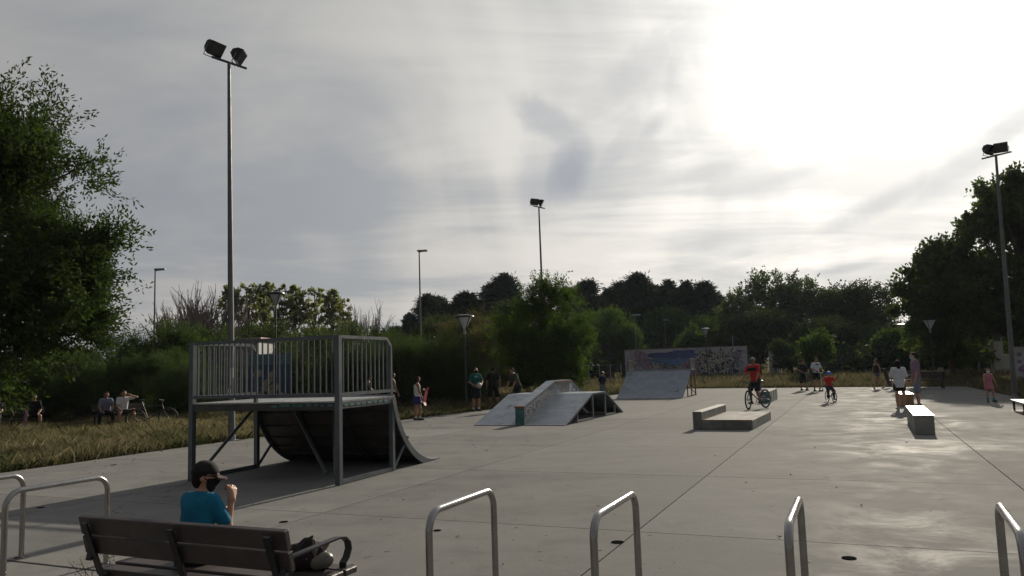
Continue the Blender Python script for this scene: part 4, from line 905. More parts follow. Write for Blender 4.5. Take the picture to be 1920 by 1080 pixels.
    for x in np.arange(8, 80, 1.2): C.append((x + rng.normal() * .6, 88 + rng.normal() * 4 - max(0, x - 30) * .35, rng.uniform(.4, 4.2)))
    for x in np.arange(-28, -4, .8): C.append((x + rng.normal() * .4, 55 + rng.normal() * 1.5, rng.uniform(.3, 2.4)))
    for x in np.arange(24.5, 50, .8): C.append((x + rng.normal() * .4, 66 + rng.normal() * 2 - max(0, x - 24) * .45, rng.uniform(.3, 1.9)))
    C = np.array(C); V = foliage(rng, C, rng.uniform(1.2, 2.4, len(C)), np.array([0, 60, -40.]), 26, 12, .5, .34, out=.3, up=.2, spread=.9)
    tag(link_mesh('far_wood', quad_mesh('far_wood', V, 4), LEAF['dark']), 'dark mass of far undergrowth closing the view behind the trees', 'wood', None, 'stuff')
background.c = {}
background()

# ------------------------------------------------------------------ grass
def blades(rng, pts, h, w, lean=.35):
    n = len(pts); th = rng.uniform(0, 6.28, n); s = np.stack([np.cos(th), np.sin(th), np.zeros(n)], 1); k = rng.normal(size=(n, 3)) * lean; k[:, 2] = 0
    hh = h[:, None]; b = pts - s * w[:, None] / 2; c = pts + s * w[:, None] / 2; up = np.array([0, 0, 1.])
    m1 = pts + (up * .6 + k * .35) * hh; t = pts + (up + k) * hh
    return np.stack([b, c, m1 + s * w[:, None] * .35, t, m1 - s * w[:, None] * .35], 1)
def mat_grass(name, c1, c2, c3):
    m = bpy.data.materials.new(name); m.use_nodes = True; T = NT(m.node_tree); b = T.n['Principled BSDF']; g = T.node('ShaderNodeNewGeometry')
    patch = T.noise(g.outputs['Position'], .5, 5, .65); f = T.math('ADD', T.math('MULTIPLY', g.outputs['Random Per Island'], .5), T.math('MULTIPLY', T.smooth(patch, .35, .62), .55), clamp=True)
    c = T.ramp(f, [(0.15, c1), (0.5, c2), (0.9, c3)]); T.l.new(c, b.inputs['Base Color']); b.inputs['Roughness'].default_value = .7; b.inputs['Specular IOR Level'].default_value = .2
    tr = T.node('ShaderNodeBsdfTranslucent'); T.l.new(c, tr.inputs[0]); mx = T.node('ShaderNodeMixShader'); mx.inputs[0].default_value = .35
    T.l.new(b.outputs[0], mx.inputs[1]); T.l.new(tr.outputs[0], mx.inputs[2]); T.l.new(mx.outputs[0], T.n['Material Output'].inputs[0]); return m
G_DRY = mat_grass('dry_grass_blade', (.058, .074, .026), (.135, .125, .055), (.27, .23, .125)); G_FAR = mat_grass('tall_grass_blade', (.055, .066, .026), (.11, .10, .048), (.20, .17, .095)); G_EDGE = mat_grass('green_edge_blade', (.03, .05, .012), (.055, .07, .02), (.10, .09, .035))
def scatter(rng, n, x0, x1, y0, y1, test, power=1.0):
    out = np.zeros((0, 3))
    while len(out) < n:
        P = np.stack([rng.uniform(x0, x1, n), y0 + (y1 - y0) * rng.random(n) ** power, np.full(n, -.06)], 1); out = np.concatenate([out, P[test(P)]])
    return out[:n]
def in_poly(P, poly):
    x, y = P[:, 0], P[:, 1]; r = np.zeros(len(P), bool); j = len(poly) - 1
    for i in range(len(poly)):
        xi, yi = poly[i]; xj, yj = poly[j]; r ^= ((yi > y) != (yj > y)) & (x < (xj - xi) * (y - yi) / ((yj - yi) or 1e-9) + xi); j = i
    return r
def grass():
    rng = np.random.default_rng(3)
    def vis(P, m=.12): k = P[:, 0] / P[:, 1]; return (k > -.68 - m) & (k < .68 + m)
    off = lambda P: ~in_poly(P, SLAB)
    P = scatter(rng, 95000, -28, 2, 8, 34, lambda P: off(P) & vis(P) & (P[:, 0] < 2 - (36 - P[:, 1]) * .2), 1.25)
    cl = np.sin(P[:, 0] * 1.3 + np.sin(P[:, 1] * .9) * 2) * .5 + .5; h = rng.uniform(.10, .34, len(P)) * (.7 + .6 * cl)
    V1 = blades(rng, P, h, rng.uniform(.010, .022, len(P)) * (.6 + P[:, 1] / 30), .5); tag(link_mesh('dry_grass', quad_mesh('dry_grass', V1, 5), G_DRY), 'dry yellowing grass covering the verge at the left', 'grass', None, 'stuff')
    # weeds along the slab edge
    E = []
    for (a, b) in zip(SLAB[1:10], SLAB[2:11]):
        a, b = np.array(a), np.array(b); L = np.linalg.norm(b - a); k = int(L * 260); t = rng.random(k)[:, None]; d = (b - a) / L; nrm = np.array([-d[1], d[0]]); E.append(a + (b - a) * t + nrm * (np.abs(rng.normal(size=(k, 1))) * .28 + .02))
    E = np.concatenate(E); E = np.concatenate([E, np.full((len(E), 1), -.06)], 1); E = E[off(E)]
    V2 = blades(rng, E, rng.uniform(.08, .26, len(E)), rng.uniform(.012, .03, len(E)), .6); tag(link_mesh('edge_weeds', quad_mesh('edge_weeds', V2, 5), G_EDGE), 'darker green weeds fringing the left edge of the slab', 'grass', None, 'stuff')
    # tall grass beyond the far edge and on the right
    P = scatter(rng, 60000, -6, 46, 34, 70, lambda P: off(P) & vis(P) & ~((P[:, 1] > 55) & (rng.random(len(P)) < .5)), 1.3)
    d = np.clip((P[:, 1] - (50 - .75 * np.clip(P[:, 0] - 11, 0, 14))) / 8, .25, 1); h = rng.uniform(.28, .75, len(P)) * d
    V3 = blades(rng, P, h, rng.uniform(.025, .06, len(P)), .35)
    P = scatter(rng, 26000, 12, 40, 20, 46, lambda P: off(P) & vis(P)); V4 = blades(rng, P, rng.uniform(.1, .42, len(P)), rng.uniform(.02, .045, len(P)), .45)
    tag(link_mesh('tall_grass', quad_mesh('tall_grass', np.concatenate([V3, V4]), 5), G_FAR), 'tall pale dry grass beyond the far edge of the slab', 'grass', None, 'stuff')
    # dark shrubby ground cover at the back of the left verge
    P = scatter(rng, 16000, -6, 8, 33, 52, lambda P: off(P) & vis(P)); V5 = blades(rng, P, rng.uniform(.2, .6, len(P)), rng.uniform(.03, .06, len(P)), .5)
    tag(link_mesh('verge_grass', quad_mesh('verge_grass', V5, 5), G_DRY), 'rough grass behind the men standing left of the funbox', 'grass', None, 'stuff')
grass()
def leaf_litter():
    rng = np.random.default_rng(44); n = 420; i = rng.integers(1, 9, n); A = np.array(SLAB)[i]; B = np.array(SLAB)[i + 1]; t = rng.random((n, 1)); d = unit(B - A); p = A + (B - A) * t - np.stack([-d[:, 1], d[:, 0]], 1) * (rng.exponential(1.3, (n, 1)) + .1)
    q = np.stack([rng.uniform(-7, 9, 90), rng.uniform(6, 26, 90)], 1); p = np.concatenate([p, q]); c = np.concatenate([p, np.full((len(p), 1), .006)], 1); a = rng.normal(size=c.shape); a[:, 2] = np.abs(a[:, 2]) * .12
    V = leaf_quads(rng, c, unit(a), rng.uniform(.02, .055, len(c)), rng.uniform(.012, .03, len(c))); V[:, :, 2] = np.clip(V[:, :, 2], .004, .03)
    tag(link_mesh('leaf_litter', quad_mesh('leaf_litter', V, 4), mat('dry_leaf', (.10, .065, .03), .8, 0, .4, 3)), 'small dry leaves scattered on the slab near the grass edge', 'leaf litter', None, 'stuff')
leaf_litter()
def twig_plant():
    rng = np.random.default_rng(15); x, y, _ = G(190, 1092); t = empty('twig_plant', (x, y, -.02), 0, 'dry twiggy weed at the left foot of the near bench', 'plant'); mb = MB(); C = []
    for k in range(11):
        a = rng.uniform(0, 6.28); p = Vector((rng.normal() * .1, rng.normal() * .06, 0)); d = Vector((math.cos(a) * .5, math.sin(a) * .4, 1)).normalized(); L = rng.uniform(.12, .30); pts = [p]
        for s in range(4): d = (d + Vector(rng.normal(size=3)) * .22).normalized(); pts.append(pts[-1] + d * L / 4); C.append(pts[-1])
        mb.tube(pts, [.004, .0035, .003, .0025, .0015], 4, False)
        for s in (2, 3): q = pts[s] + Vector(rng.normal(size=3)) * .05; mb.tube([pts[s], q], [.002, .001], 4, False); C.append(q)
    mb.build('stem', M_BARK, t); C = np.array(C); I = rng.integers(0, len(C), 90); V = leaf_quads(rng, C[I] + rng.normal(size=(90, 3)) * .012, unit(rng.normal(size=(90, 3))), rng.uniform(.012, .028, 90), rng.uniform(.006, .012, 90)); link_mesh('foliage', quad_mesh('foliage', V, 4), LEAF['brown'], t)
twig_plant()
def bird(px, py, Y, label):
    p = D(px, py, Y); t = empty('bird', p, 70, label, 'bird'); MB().ball((0, 0, 0), .10, 8, 6, (.5, 1.6, .5)).build('body', M_BLACK, t, True)
    for s in (-1, 1): MB().add([(0, .08, .02), (s * .28, .02, .14), (s * .55, -.1, .05), (s * .25, -.1, .10), (0, -.06, .02), (0, .08, .035), (s * .28, .02, .155), (s * .55, -.1, .06), (s * .25, -.1, .115), (0, -.06, .035)], [(0, 1, 2, 3, 4), (9, 8, 7, 6, 5), (0, 5, 6, 1), (1, 6, 7, 2), (2, 7, 8, 3), (3, 8, 9, 4)]).build('wing', M_BLACK, t)
bird(1067, 510, 110, 'left of the two tiny birds over the skyline pines'); bird(1073, 509, 112, 'right of the two tiny birds over the skyline pines')

# ------------------------------------------------------------------ benches
def make_bench(L, label, loc, az, group=None, arms=True):
    t = empty('park_bench', loc, az, label, 'bench', group)
    M = Matrix.Rotation(R_(14), 3, 'X')   # leaning back
    for k, zz in enumerate((.735, .605)):
        MB().box((0, -.355 + (.80 - zz) * .26, zz), (L, .042, .122), M, .006).build('back_slat', M_WOOD, t)
    for k in range(4): box('seat_slat', (0, -.16 + k * .145, .41 - (.012 if k == 0 else 0)), (L, .125, .042), M_WOOD, t, .006)
    for x in (-L * .44, 0.0, L * .44):
        s = MB(); s.bar((x, -.405, .76), (x, -.27, .40), .05, .016); s.bar((x, -.27, .385), (x, .34, .372), .045, .03); s.build('support', M_BLACK, t)
        MB().bar((x, -.22, .38), (x, -.34, 0), .05, .05).build('leg', M_BLACK, t); MB().bar((x, .26, .375), (x, .30, 0), .05, .05).build('leg', M_BLACK, t)
        for zz in (.735, .605): MB().lathe([(.012, 0), (.010, .006), (0, .007)], 8).build('bolt', M_GALV, t).matrix_local = Matrix.Translation((x, -.37 + (.80 - zz) * .26 - .018, zz)) @ Matrix.Rotation(R_(90), 4, 'X')
    if arms:
        for x in (-L / 2 + .06, L / 2 - .06):
            P = [(-.33, .50), (-.31, .585), (-.26, .615), (0, .625), (.20, .632), (.27, .622), (.315, .585), (.325, .54), (.30, .49), (.262, .462), (.262, .385)]
            mb = MB(); vs = []; n = len(P)
            for i, (y, z) in enumerate(P):
                a, b = P[max(i - 1, 0)], P[min(i + 1, n - 1)]; d = Vector((b[0] - a[0], b[1] - a[1])).normalized(); nn = Vector((-d.y, d.x)) * .006
                vs += [(x - .025, y + nn.x, z + nn.y), (x + .025, y + nn.x, z + nn.y), (x + .025, y - nn.x, z - nn.y), (x - .025, y - nn.x, z - nn.y)]
            fs = [(i * 4 + k, i * 4 + (k + 1) % 4, i * 4 + 4 + (k + 1) % 4, i * 4 + 4 + k) for i in range(n - 1) for k in range(4)] + [(3, 2, 1, 0), tuple(range(4 * n - 4, 4 * n))]
            mb.add(vs, fs).build('armrest', M_BLACK, t, True)
    return t
BL = 1.75
B0 = S(-3.975, 4.0); bench0 = make_bench(BL, 'near dark timber bench with curled black armrests, seen from behind', B0, AZ)
def bench_copy(px, py, az, label, s=1.0):
    b = copy_tree(bench0, label=label, group='benches around the skate slab'); place(b, G(px, py), az, s); return b
bench0['group'] = 'benches around the skate slab'
bench_copy(24, 808, 158, 'pale edged bench under the left tree where two people sit at the picture edge'); bench_copy(222, 799, 150, 'bench in the shade where a person in white lifts an arm'); bench_copy(866, 758, 140, 'small pale bench between the park lantern and the man in green'); b = bench_copy(1722, 729, 22, 'empty dark bench at the far edge of the slab behind the masked man', 1.0); b.scale = (1.4, 1, 1.05)
def picnic():
    p = G(1788, 707); t = empty('stone_bench', p, 20, 'small pale stone bench in the tall grass at the right', 'bench'); box('seat', (0, 0, .42), (1.3, .5, .1), M_CONC2, t, .02); box('leg', (-.45, 0, .18), (.18, .42, .38), M_CONC2, t); box('leg', (.45, 0, .18), (.18, .42, .38), M_CONC2, t); box('backrest', (-.75, .1, .35), (.3, .4, .7), M_CONC2, t, .02)
picnic()

# ------------------------------------------------------------------ bicycle hoops
def hoop():
    t = empty('bike_hoop', (0, 0, 0), AZ); H, y0, y1, r, R = .80, 0, .95, .024, .13; P = [(0, y0, -.02), (0, y0, H - R - .1), (0, y0, H - R)]
    for k in range(1, 9): a = math.pi / 2 * k / 8; P.append((0, y0 + R - R * math.cos(a), H - R + R * math.sin(a)))
    P.append((0, (y0 + y1) / 2, H))
    for k in range(0, 9): a = math.pi / 2 * k / 8; P.append((0, y1 - R + R * math.sin(a), H - R + R * math.cos(a)))
    P += [(0, y1, H - R - .1), (0, y1, -.02)]
    MB().tube(P, r, 14).build('tube', M_INOX, t, True)
    for y in (y0, y1): MB().lathe([(.06, 0), (.06, .008), (.03, .012)], 16, (0, y, .001)).build('foot_plate', M_INOX, t)
    return t
h0 = hoop(); HL = ['farthest left stainless hoop, cut by the left picture edge', 'second stainless hoop from the left, just behind the near bench', 'first stainless hoop right of the near bench, with a worn top', 'second stainless hoop right of the near bench, beside the slab joint', 'third stainless hoop right of the near bench, seen nearly end on', 'last stainless hoop cut by the right picture edge']
for i, (v, u, rz) in enumerate([(-7.50, 4.12, -4), (-6.49, 4.2, 0), (-2.54, 4.32, 0), (-1.485, 4.42, 0), (-.40, 4.45, 0), (.675, 4.50, 2)]):
    h = h0 if i == 0 else copy_tree(h0); place(h, S(v, u), AZ + rz); tag(h, HL[i], 'bike rack', 'row of stainless bicycle hoops')

# ------------------------------------------------------------------ wheeled things
def bicycle(loc, az, s, label, col, steer=0.0, lean=0.0, cat='bicycle'):
    """local +y is forward, scale s for a 26 inch wheel bike"""
    t = empty('bicycle', loc, az, label, cat); t.scale = (s, s, s); t.rotation_euler[1] = R_(lean)
    m = mat('bike_paint_' + str(int(col[0] * 1000)), col, .3, .2, .05); r = .33; Wy = (-.50, .55)
    Rz = Matrix.Rotation(R_(90), 3, 'Y')
    for i, y in enumerate(Wy):
        w = empty('wheel', (0, y, r)); w.parent = t
        if i == 1: w.rotation_euler = (0, 0, R_(steer))
        MB().torus((0, 0, 0), r - .025, .026, 30, 8, Rz).build('tyre', M_RUBBER, w, True); MB().torus((0, 0, 0), r - .055, .012, 28, 5, Rz).build('rim', M_GALV, w, True)
        sp = MB()
        for k in range(14): a = 2 * math.pi * k / 14; sp.tube([(.02 * (-1) ** k, 0, 0), (0, (r - .06) * math.sin(a), (r - .06) * math.cos(a))], .0022, 3, False)
        sp.build('spokes', M_GALV, w); MB().tube([(-.05, 0, 0), (.05, 0, 0)], .02, 8).build('hub', M_GALV, w)
    bb = Vector((0, -.10, .29)); st = Vector((0, -.24, .72)); ht = Vector((0, .36, .74)); hb = Vector((0, .40, .60)); ra = Vector((0, Wy[0], r))
    f = MB(); f.tube([bb, st], .017, 8); f.tube([st, ht], .016, 8); f.tube([bb, hb], .02, 8); f.tube([ht + (ht - hb) * .2, hb], .021, 8)
    for x in (-.05, .05): f.tube([bb, ra + Vector((x, 0, 0))], .010, 6); f.tube([st, ra + Vector((x, 0, 0))], .009, 6)
    f.build('frame', m, t, True)
    fk = MB(); cs, sn = math.cos(R_(steer)), math.sin(R_(steer))
    for x in (-.055, .055): fk.tube([hb + Vector((0, 0, -.02)), hb + Vector((x, 0.01, -.05)), Vector((x, Wy[1], r))], .014, 7)
    fk.build('fork', m, t, True)
    MB().tube([st, st + Vector((0, -.06, .20))], .013, 7).build('seat_post', M_GALV, t); MB().ball(st + Vector((0, -.07, .22)), .12, 10, 6, (.55, 1.05, .26)).build('saddle', M_BLACK, t, True)
    hd = ht + Vector((0, .0, .16)); hb_ = MB(); hb_.tube([ht, hd], .015, 7); hb_.tube([hd + Vector((-.31 * cs, -.06 - .31 * sn, .05)), hd + Vector((-.14 * cs, .02 - .14 * sn, .03)), hd, hd + Vector((.14 * cs, .02 + .14 * sn, .03)), hd + Vector((.31 * cs, -.06 + .31 * sn, .05))], .012, 7); hb_.build('handlebar', M_BLACK, t, True)
    for sx in (-1, 1): a = hd + Vector((sx * .31 * cs, -.06 + sx * .31 * sn, .05)); MB().tube([a, a - Vector((sx * .10 * cs, -.02 + sx * .1 * sn, .006))], .018, 8).build('grip', M_RUBBER, t)
    MB().torus(bb + Vector((.05, 0, 0)), .085, .008, 20, 5, Rz).build('chainring', M_GALV, t)
    for sx, dy, dz in ((1, .12, -.12), (-1, -.12, .12)):
        MB().tube([bb + Vector((sx * .06, 0, 0)), bb + Vector((sx * .075, dy, dz))], .011, 6).build('crank', M_GALV, t); box('pedal', bb + Vector((sx * .13, dy, dz)), (.10, .07, .02), M_BLACK, t)
    return t
def scooter(loc, az, label, col, H=.86):
    t = empty('kick_scooter', loc, az, label, 'scooter'); m = mat('scooter_paint_%d' % int(col[2] * 1000), col, .35, .3, .05); Rz = Matrix.Rotation(R_(90), 3, 'Y')
    box('deck', (0, 0, .085), (.11, .50, .02), m, t, .006)
    for y in (-.29, .34): MB().torus((0, y, .05), .036, .015, 18, 8, Rz).build('wheel', M_RUBBER, t, True)
    bar('fork', (0, .34, .05), (0, .31, .16), .04, m, t); tube('stem', [(0, .31, .10), (0, .24, H)], .016, m, t); tube('handlebar', [(-.24, .24, H), (.24, .24, H)], .013, m, t)
    for s in (-1, 1): tube('grip', [(s * .14, .24, H), (s * .25, .24, H)], .018, M_RUBBER, t)
    bar('fender', (0, -.25, .10), (0, -.33, .105), .07, m, t, h=.01); return t
def skateboard(loc, label, M3, deckm, L=.80, cat='skateboard'):
    t = empty('skateboard', loc, 0, label, cat); t.matrix_world = Matrix.Translation(loc) @ M3.to_4x4(); mb = MB(); n = 12; vs = []; P = []
    for i in range(n + 1):
        y = -L / 2 + L * i / n; k = abs(y) / (L / 2); z = .09 + (max(0, k - .68) * .18); w = .10 * (1 - max(0, k - .80) ** 2 * 14) ** .5 if k > .80 else .10; P.append((y, z, max(.035, w)))
    for z0 in (0, .012):
        for y, z, w in P: vs += [(-w, y, z + z0), (w, y, z + z0)]
    m = 2 * (n + 1); fs = []
    for i in range(n): a = 2 * i; fs += [(a, a + 1, a + 3, a + 2)[::-1], (m + a, m + a + 1, m + a + 3, m + a + 2), (a, a + 2, m + a + 2, m + a), (a + 1, m + a + 1, m + a + 3, a + 3)]
    fs += [(0, m, m + 1, 1), (2 * n, 2 * n + 1, m + 2 * n + 1, m + 2 * n)]; mb.add(vs, fs).build('deck', deckm, t)
    for y in (-.21, .21):
        bar('truck', (-.08, y, .055), (.08, y, .055), .03, M_GALV, t)
        for x in (-.09, .09): MB().lathe([(.012, -.016), (.027, -.014), (.027, .014), (.012, .016)], 12).build('wheel', M_WHITE, t).matrix_local = Matrix.Translation((x, y, .03)) @ Matrix.Rotation(R_(90), 4, 'Y')
    return t

# ------------------------------------------------------------------ people: bodies grown from a distance field
def surface_nets(Fd, org, h):
    ins = Fd < 0; s = [slice(0, -1), slice(1, None)]
    cnt = sum(ins[s[a], s[b], s[c]].astype(np.int8) for a in (0, 1) for b in (0, 1) for c in (0, 1)); act = (cnt > 0) & (cnt < 8); idx = np.argwhere(act)
    if not len(idx): return np.zeros((0, 3)), []
    num = -np.ones(act.shape, np.int64); num[act] = np.arange(len(idx)); acc = np.zeros((len(idx), 3)); k = np.zeros(len(idx))
    cs = [(a, b, c) for a in (0, 1) for b in (0, 1) for c in (0, 1)]
    for A in cs:
        for ax in range(3):
            if A[ax]: continue
            Bc = list(A); Bc[ax] = 1; f0 = Fd[tuple((idx + A).T)]; f1 = Fd[tuple((idx + Bc).T)]; x = (f0 < 0) != (f1 < 0); t = np.where(x, f0 / np.where(x, f0 - f1, 1), 0)
            p = np.array(A, float)[None] + 0 * idx; p[:, ax] = t; acc += p * x[:, None]; k += x
    V = (idx + acc / k[:, None]) * h + org; faces = []
    for ax in range(3):
        o = [(1, 2), (2, 0), (0, 1)][ax]; sl0 = [slice(1, -1)] * 3; sl1 = [slice(1, -1)] * 3; sl0[ax] = slice(0, -1); sl1[ax] = slice(1, None)
        e = np.argwhere(ins[tuple(sl0)] != ins[tuple(sl1)])
        if not len(e): continue
        e[:, o[0]] += 1; e[:, o[1]] += 1; flip = ~ins[tuple(e.T)]
        q = []
        for d0, d1 in ((0, 0), (-1, 0), (-1, -1), (0, -1)): c = e.copy(); c[:, o[0]] += d0; c[:, o[1]] += d1; q.append(num[tuple(c.T)])
        q = np.stack(q, 1); q[flip] = q[flip][:, ::-1]; faces.append(q[(q >= 0).all(1)])
    return V, np.concatenate(faces)
def sdf_mesh(bones, h, cuts=(), k=.03):
    """bones: (a, b, ra, rb[, k]); cuts: (point, normal) keep the side the normal points away from"""
    pa = np.array([b[0] for b in bones] + [b[1] for b in bones]); rm = max(max(b[2], b[3]) for b in bones) + .03
    lo = pa.min(0) - rm; hi = pa.max(0) + rm; n = np.ceil((hi - lo) / h).astype(int) + 2; Fd = np.full(n, 1.0)
    for bn in bones:
        a, b, ra, rb = (np.array(bn[0], float), np.array(bn[1], float), bn[2], bn[3]); kk = bn[4] if len(bn) > 4 else k; R = max(ra, rb) + kk + 3 * h
        i0 = np.clip(np.floor((np.minimum(a, b) - R - lo) / h).astype(int), 0, n); i1 = np.clip(np.ceil((np.maximum(a, b) + R - lo) / h).astype(int) + 1, 0, n)
        g = [lo[q] + h * np.arange(i0[q], i1[q]) for q in range(3)]; X, Y, Z = np.meshgrid(*g, indexing='ij'); d = b - a; L2 = d @ d
        t = np.clip(((X - a[0]) * d[0] + (Y - a[1]) * d[1] + (Z - a[2]) * d[2]) / max(L2, 1e-9), 0, 1)
        f = np.sqrt((X - a[0] - t * d[0]) ** 2 + (Y - a[1] - t * d[1]) ** 2 + (Z - a[2] - t * d[2]) ** 2) - (ra + (rb - ra) * t)
        sl = tuple(slice(i0[q], i1[q]) for q in range(3)); o = Fd[sl]; m = np.clip(.5 + .5 * (o - f) / kk, 0, 1); Fd[sl] = o * (1 - m) + f * m - kk * m * (1 - m)
    if cuts:
        g = [lo[q] + h * np.arange(n[q]) for q in range(3)]; X, Y, Z = np.meshgrid(*g, indexing='ij')
        for p, nn in cuts: Fd = np.maximum(Fd, (X - p[0]) * nn[0] + (Y - p[1]) * nn[1] + (Z - p[2]) * nn[2])
    return surface_nets(Fd, lo, h)
def nets_obj(name, V, Q, m, parent):
    me = bpy.data.meshes.new(name); me.from_pydata(V.tolist(), [], Q.tolist() if len(Q) else []); return link_mesh(name, me, m, parent, True)
def V3(*a): return np.array(a, float)
def nrm(v): v = np.array(v, float); return v / np.linalg.norm(v)

def person(label, loc, az, h=1.75, pose=None, top=None, bottom=None, hair='short', hairm=None, skin=None, shoes=(.03, .03, .035), socks=None, mask=None, cap=None, helmet=None, vox=.0165, seat=None, girth=1.0, tint=None, roller=None, group=None, glasses=False, zoff=0.0):
    """pose: direction vectors in the body's own frame (+y forward, +x right); top/bottom: dict(kind, col, ...)"""
    P = dict(sp=(0, 0, 1), ual=(-.20, 0, -1), fal=(-.10, .15, -1), uar=(.20, 0, -1), far=(.10, .15, -1), thl=(-.05, .02, -1), shl=(0, -.04, -1), thr=(.05, .02, -1), shr=(0, -.04, -1), ftl=(-.15, 1, 0), ftr=(.15, 1, 0), head=(0, .06, 1), yaw=0, tw=0, fist=False)
    P.update(pose or {}); s = h / 1.75; g = girth * s; sk = skin or M_SKIN; hs = s if h > 1.5 else (.6 * s + .4 * .95)
    t = empty('person', loc, az, label, 'person', group)
    sp = nrm(P['sp']); tw = R_(P['tw']); side = V3(math.cos(tw), -math.sin(tw), 0); fwd = nrm(np.cross(V3(0, 0, 1), side)); fw = nrm(np.cross(sp, side)); fw = fw if fw @ fwd > 0 else -fw
    pel = V3(0, 0, 0); chest = pel + sp * .40 * s; shc = pel + sp * .482 * s; nk = pel + sp * .535 * s
    hd = nrm(P['head']); hc = nk + hd * .135 * (s * .4 + hs * .6) + fw * .015; ya = R_(P['yaw']); hf = nrm(fw * math.cos(ya) + side * math.sin(ya)); hf = nrm(hf - hd * (hf @ hd)); hr = np.cross(hf, hd)
    J = {}
    for c, sg in (('l', -1), ('r', 1)):
        sh = shc + side * sg * .175 * g + sp * -.005; el = sh + nrm(P['ua' + c]) * .285 * s; wr = el + nrm(P['fa' + c]) * .245 * s; hp = pel + V3(sg * .088 * g, 0, -.03 * s); kn = hp + nrm(P['th' + c]) * .425 * s; an = kn + nrm(P['sh' + c]) * .40 * s
        J[c] = dict(sh=sh, el=el, wr=wr, hp=hp, kn=kn, an=an, hd=nrm(P.get('hand' + c, P['fa' + c])), ft=nrm(P['ft' + c]))
    lowest = min(J[c]['an'][2] for c in 'lr') - .075 * s
    dz = (seat + .095 * s if seat is not None else -lowest) + zoff; off = V3(0, 0, dz)
    for c in 'lr':
        for q in ('sh', 'el', 'wr', 'hp', 'kn', 'an'): J[c][q] = J[c][q] + off
    pel, chest, shc, nk, hc = pel + off, chest + off, shc + off, nk + off, hc + off
    w = vox
    torso = [(pel + side * -.065 * g, pel + side * .065 * g, .098 * g, .098 * g), (pel + side * -.05 * g, chest + side * -.075 * g, .092 * g, .098 * g), (pel + side * .05 * g, chest + side * .075 * g, .092 * g, .098 * g), (shc + side * -.125 * g - sp * .02, shc + side * .125 * g - sp * .02, .068 * g, .068 * g, .05), (chest, nk, .085 * g, .055 * g, .05)]
    armb = []; legb = []
    for c in 'lr':
        j = J[c]; armb += [(j['sh'], j['el'], .052 * g, .040 * g), (j['el'], j['wr'], .040 * g, .027 * s)]
        legb += [(j['hp'], j['kn'], .082 * g, .054 * g), (j['kn'], j['kn'] * .6 + j['an'] * .4 + nrm(np.cross(nrm(j['kn'] - j['an']), side)) * .0, .053 * g, .056 * g), (j['kn'] * .6 + j['an'] * .4, j['an'], .056 * g, .036 * s)]
    head = [(nk - sp * .05, hc - hd * .05 * hs, .054 * s, .052 * s, .02), (hc - hf * .012 * hs + hd * .028 * hs, hc - hf * .0 + hd * .02 * hs, .092 * hs, .088 * hs, .02), (hc + hf * .012 * hs - hd * .012 * hs, hc + hf * .03 * hs - hd * .062 * hs, .075 * hs, .052 * hs, .025), (hc + hf * .088 * hs + hd * .01 * hs, hc + hf * .104 * hs - hd * .014 * hs, .012 * hs, .016 * hs, .015)]
    for sg in (-1, 1): head.append((hc + hr * sg * .085 * hs - hf * .005 + hd * .012 * hs, hc + hr * sg * .09 * hs - hf * .012 - hd * .02 * hs, .014 * hs, .016 * hs, .008))
    hands = []; s0 = s
    fing = []
    for c, sg in (('l', -1), ('r', 1)):
        j = J[c]; d = j['hd']; hz = P.get('hsz', 1.0); s = s0 * hz; pn = nrm(np.cross(d, V3(0, 0, 1) if abs(d[2]) < .8 else fwd)) ; pw = nrm(np.cross(d, pn)); p1 = j['wr'] + d * .075 * s
        for q in (-1, 0, 1): hands.append((j['wr'] + d * .01, p1 + pw * q * .024 * s, .024 * s, .017 * s, .015))
        curl = 1.0 if P['fist'] in (True, c) else .35; cd = pn * (sg if not P.get('curl' + c) else P['curl' + c])
        for q, (o, L) in enumerate(((-.033, .068), (-.011, .078), (.011, .073), (.033, .058))):
            b0 = p1 + pw * o * s; d1 = nrm(d + cd * curl * .7); d2 = nrm(d + cd * curl * 1.9) if curl < .9 else nrm(-d * .3 + cd); d3 = d2 if curl < .9 else nrm(-d)
            q1 = b0 + d1 * L * .45 * s; q2 = q1 + d2 * L * .33 * s; q3 = q2 + d3 * L * .27 * s; fing.append([b0 - d * .02 * s, q1, q2, q3])
        tb = j['wr'] + d * .028 * s - pw * .026 * s; td = nrm(d * .75 - pw * .75 + cd * .45); fing.append([tb, tb + td * .035 * s, tb + nrm(td + d * .6) * .06 * s if curl < .9 else tb + nrm(d * .7 + cd + pw * .5) * .06 * s])
    s = s0; fine = w < .012; extra = []
    if fine:
        for f in fing: extra += [(f[i], f[i + 1], .0112 * s, .0105 * s, .006) for i in range(len(f) - 1)]
    V, Q = sdf_mesh(torso + armb + legb + head + hands + extra, w); Q = Q.tolist() if len(Q) else []; V = V.tolist()
    if not fine:
        mb = MB()
        for f in fing: mb.tube(f, [.0105 * s] + [.0098 * s] * (len(f) - 2) + [.007 * s], 5)
        b = len(V); V += mb.v; Q += [tuple(i + b for i in f) for f in mb.f]
    for c in 'lr':       # feet belong to the body, shoes go over them
        pass
    me = bpy.data.meshes.new('body'); me.from_pydata(V, [], Q); body = link_mesh('body', me, sk, t, True)
    # eyes
    ey = MB()
    for sg in (-1, 1): ey.ball(hc + hf * .080 * hs + hr * sg * .032 * hs + hd * .012 * hs, .011 * hs, 6, 5)
    ey.build('eyes', M_BLACK, body, True)
    # clothes
    def garment(name, bones, grow, cuts=(), colr=None, kk=.03): 
        V, Q = sdf_mesh([(b[0], b[1], b[2] + grow, b[3] + grow) + tuple(b[4:]) for b in bones], w, cuts, kk)
        return nets_obj(name, V, Q, cloth(name + '_%d_%d_%d' % tuple(int(c * 999) for c in colr), colr), t)
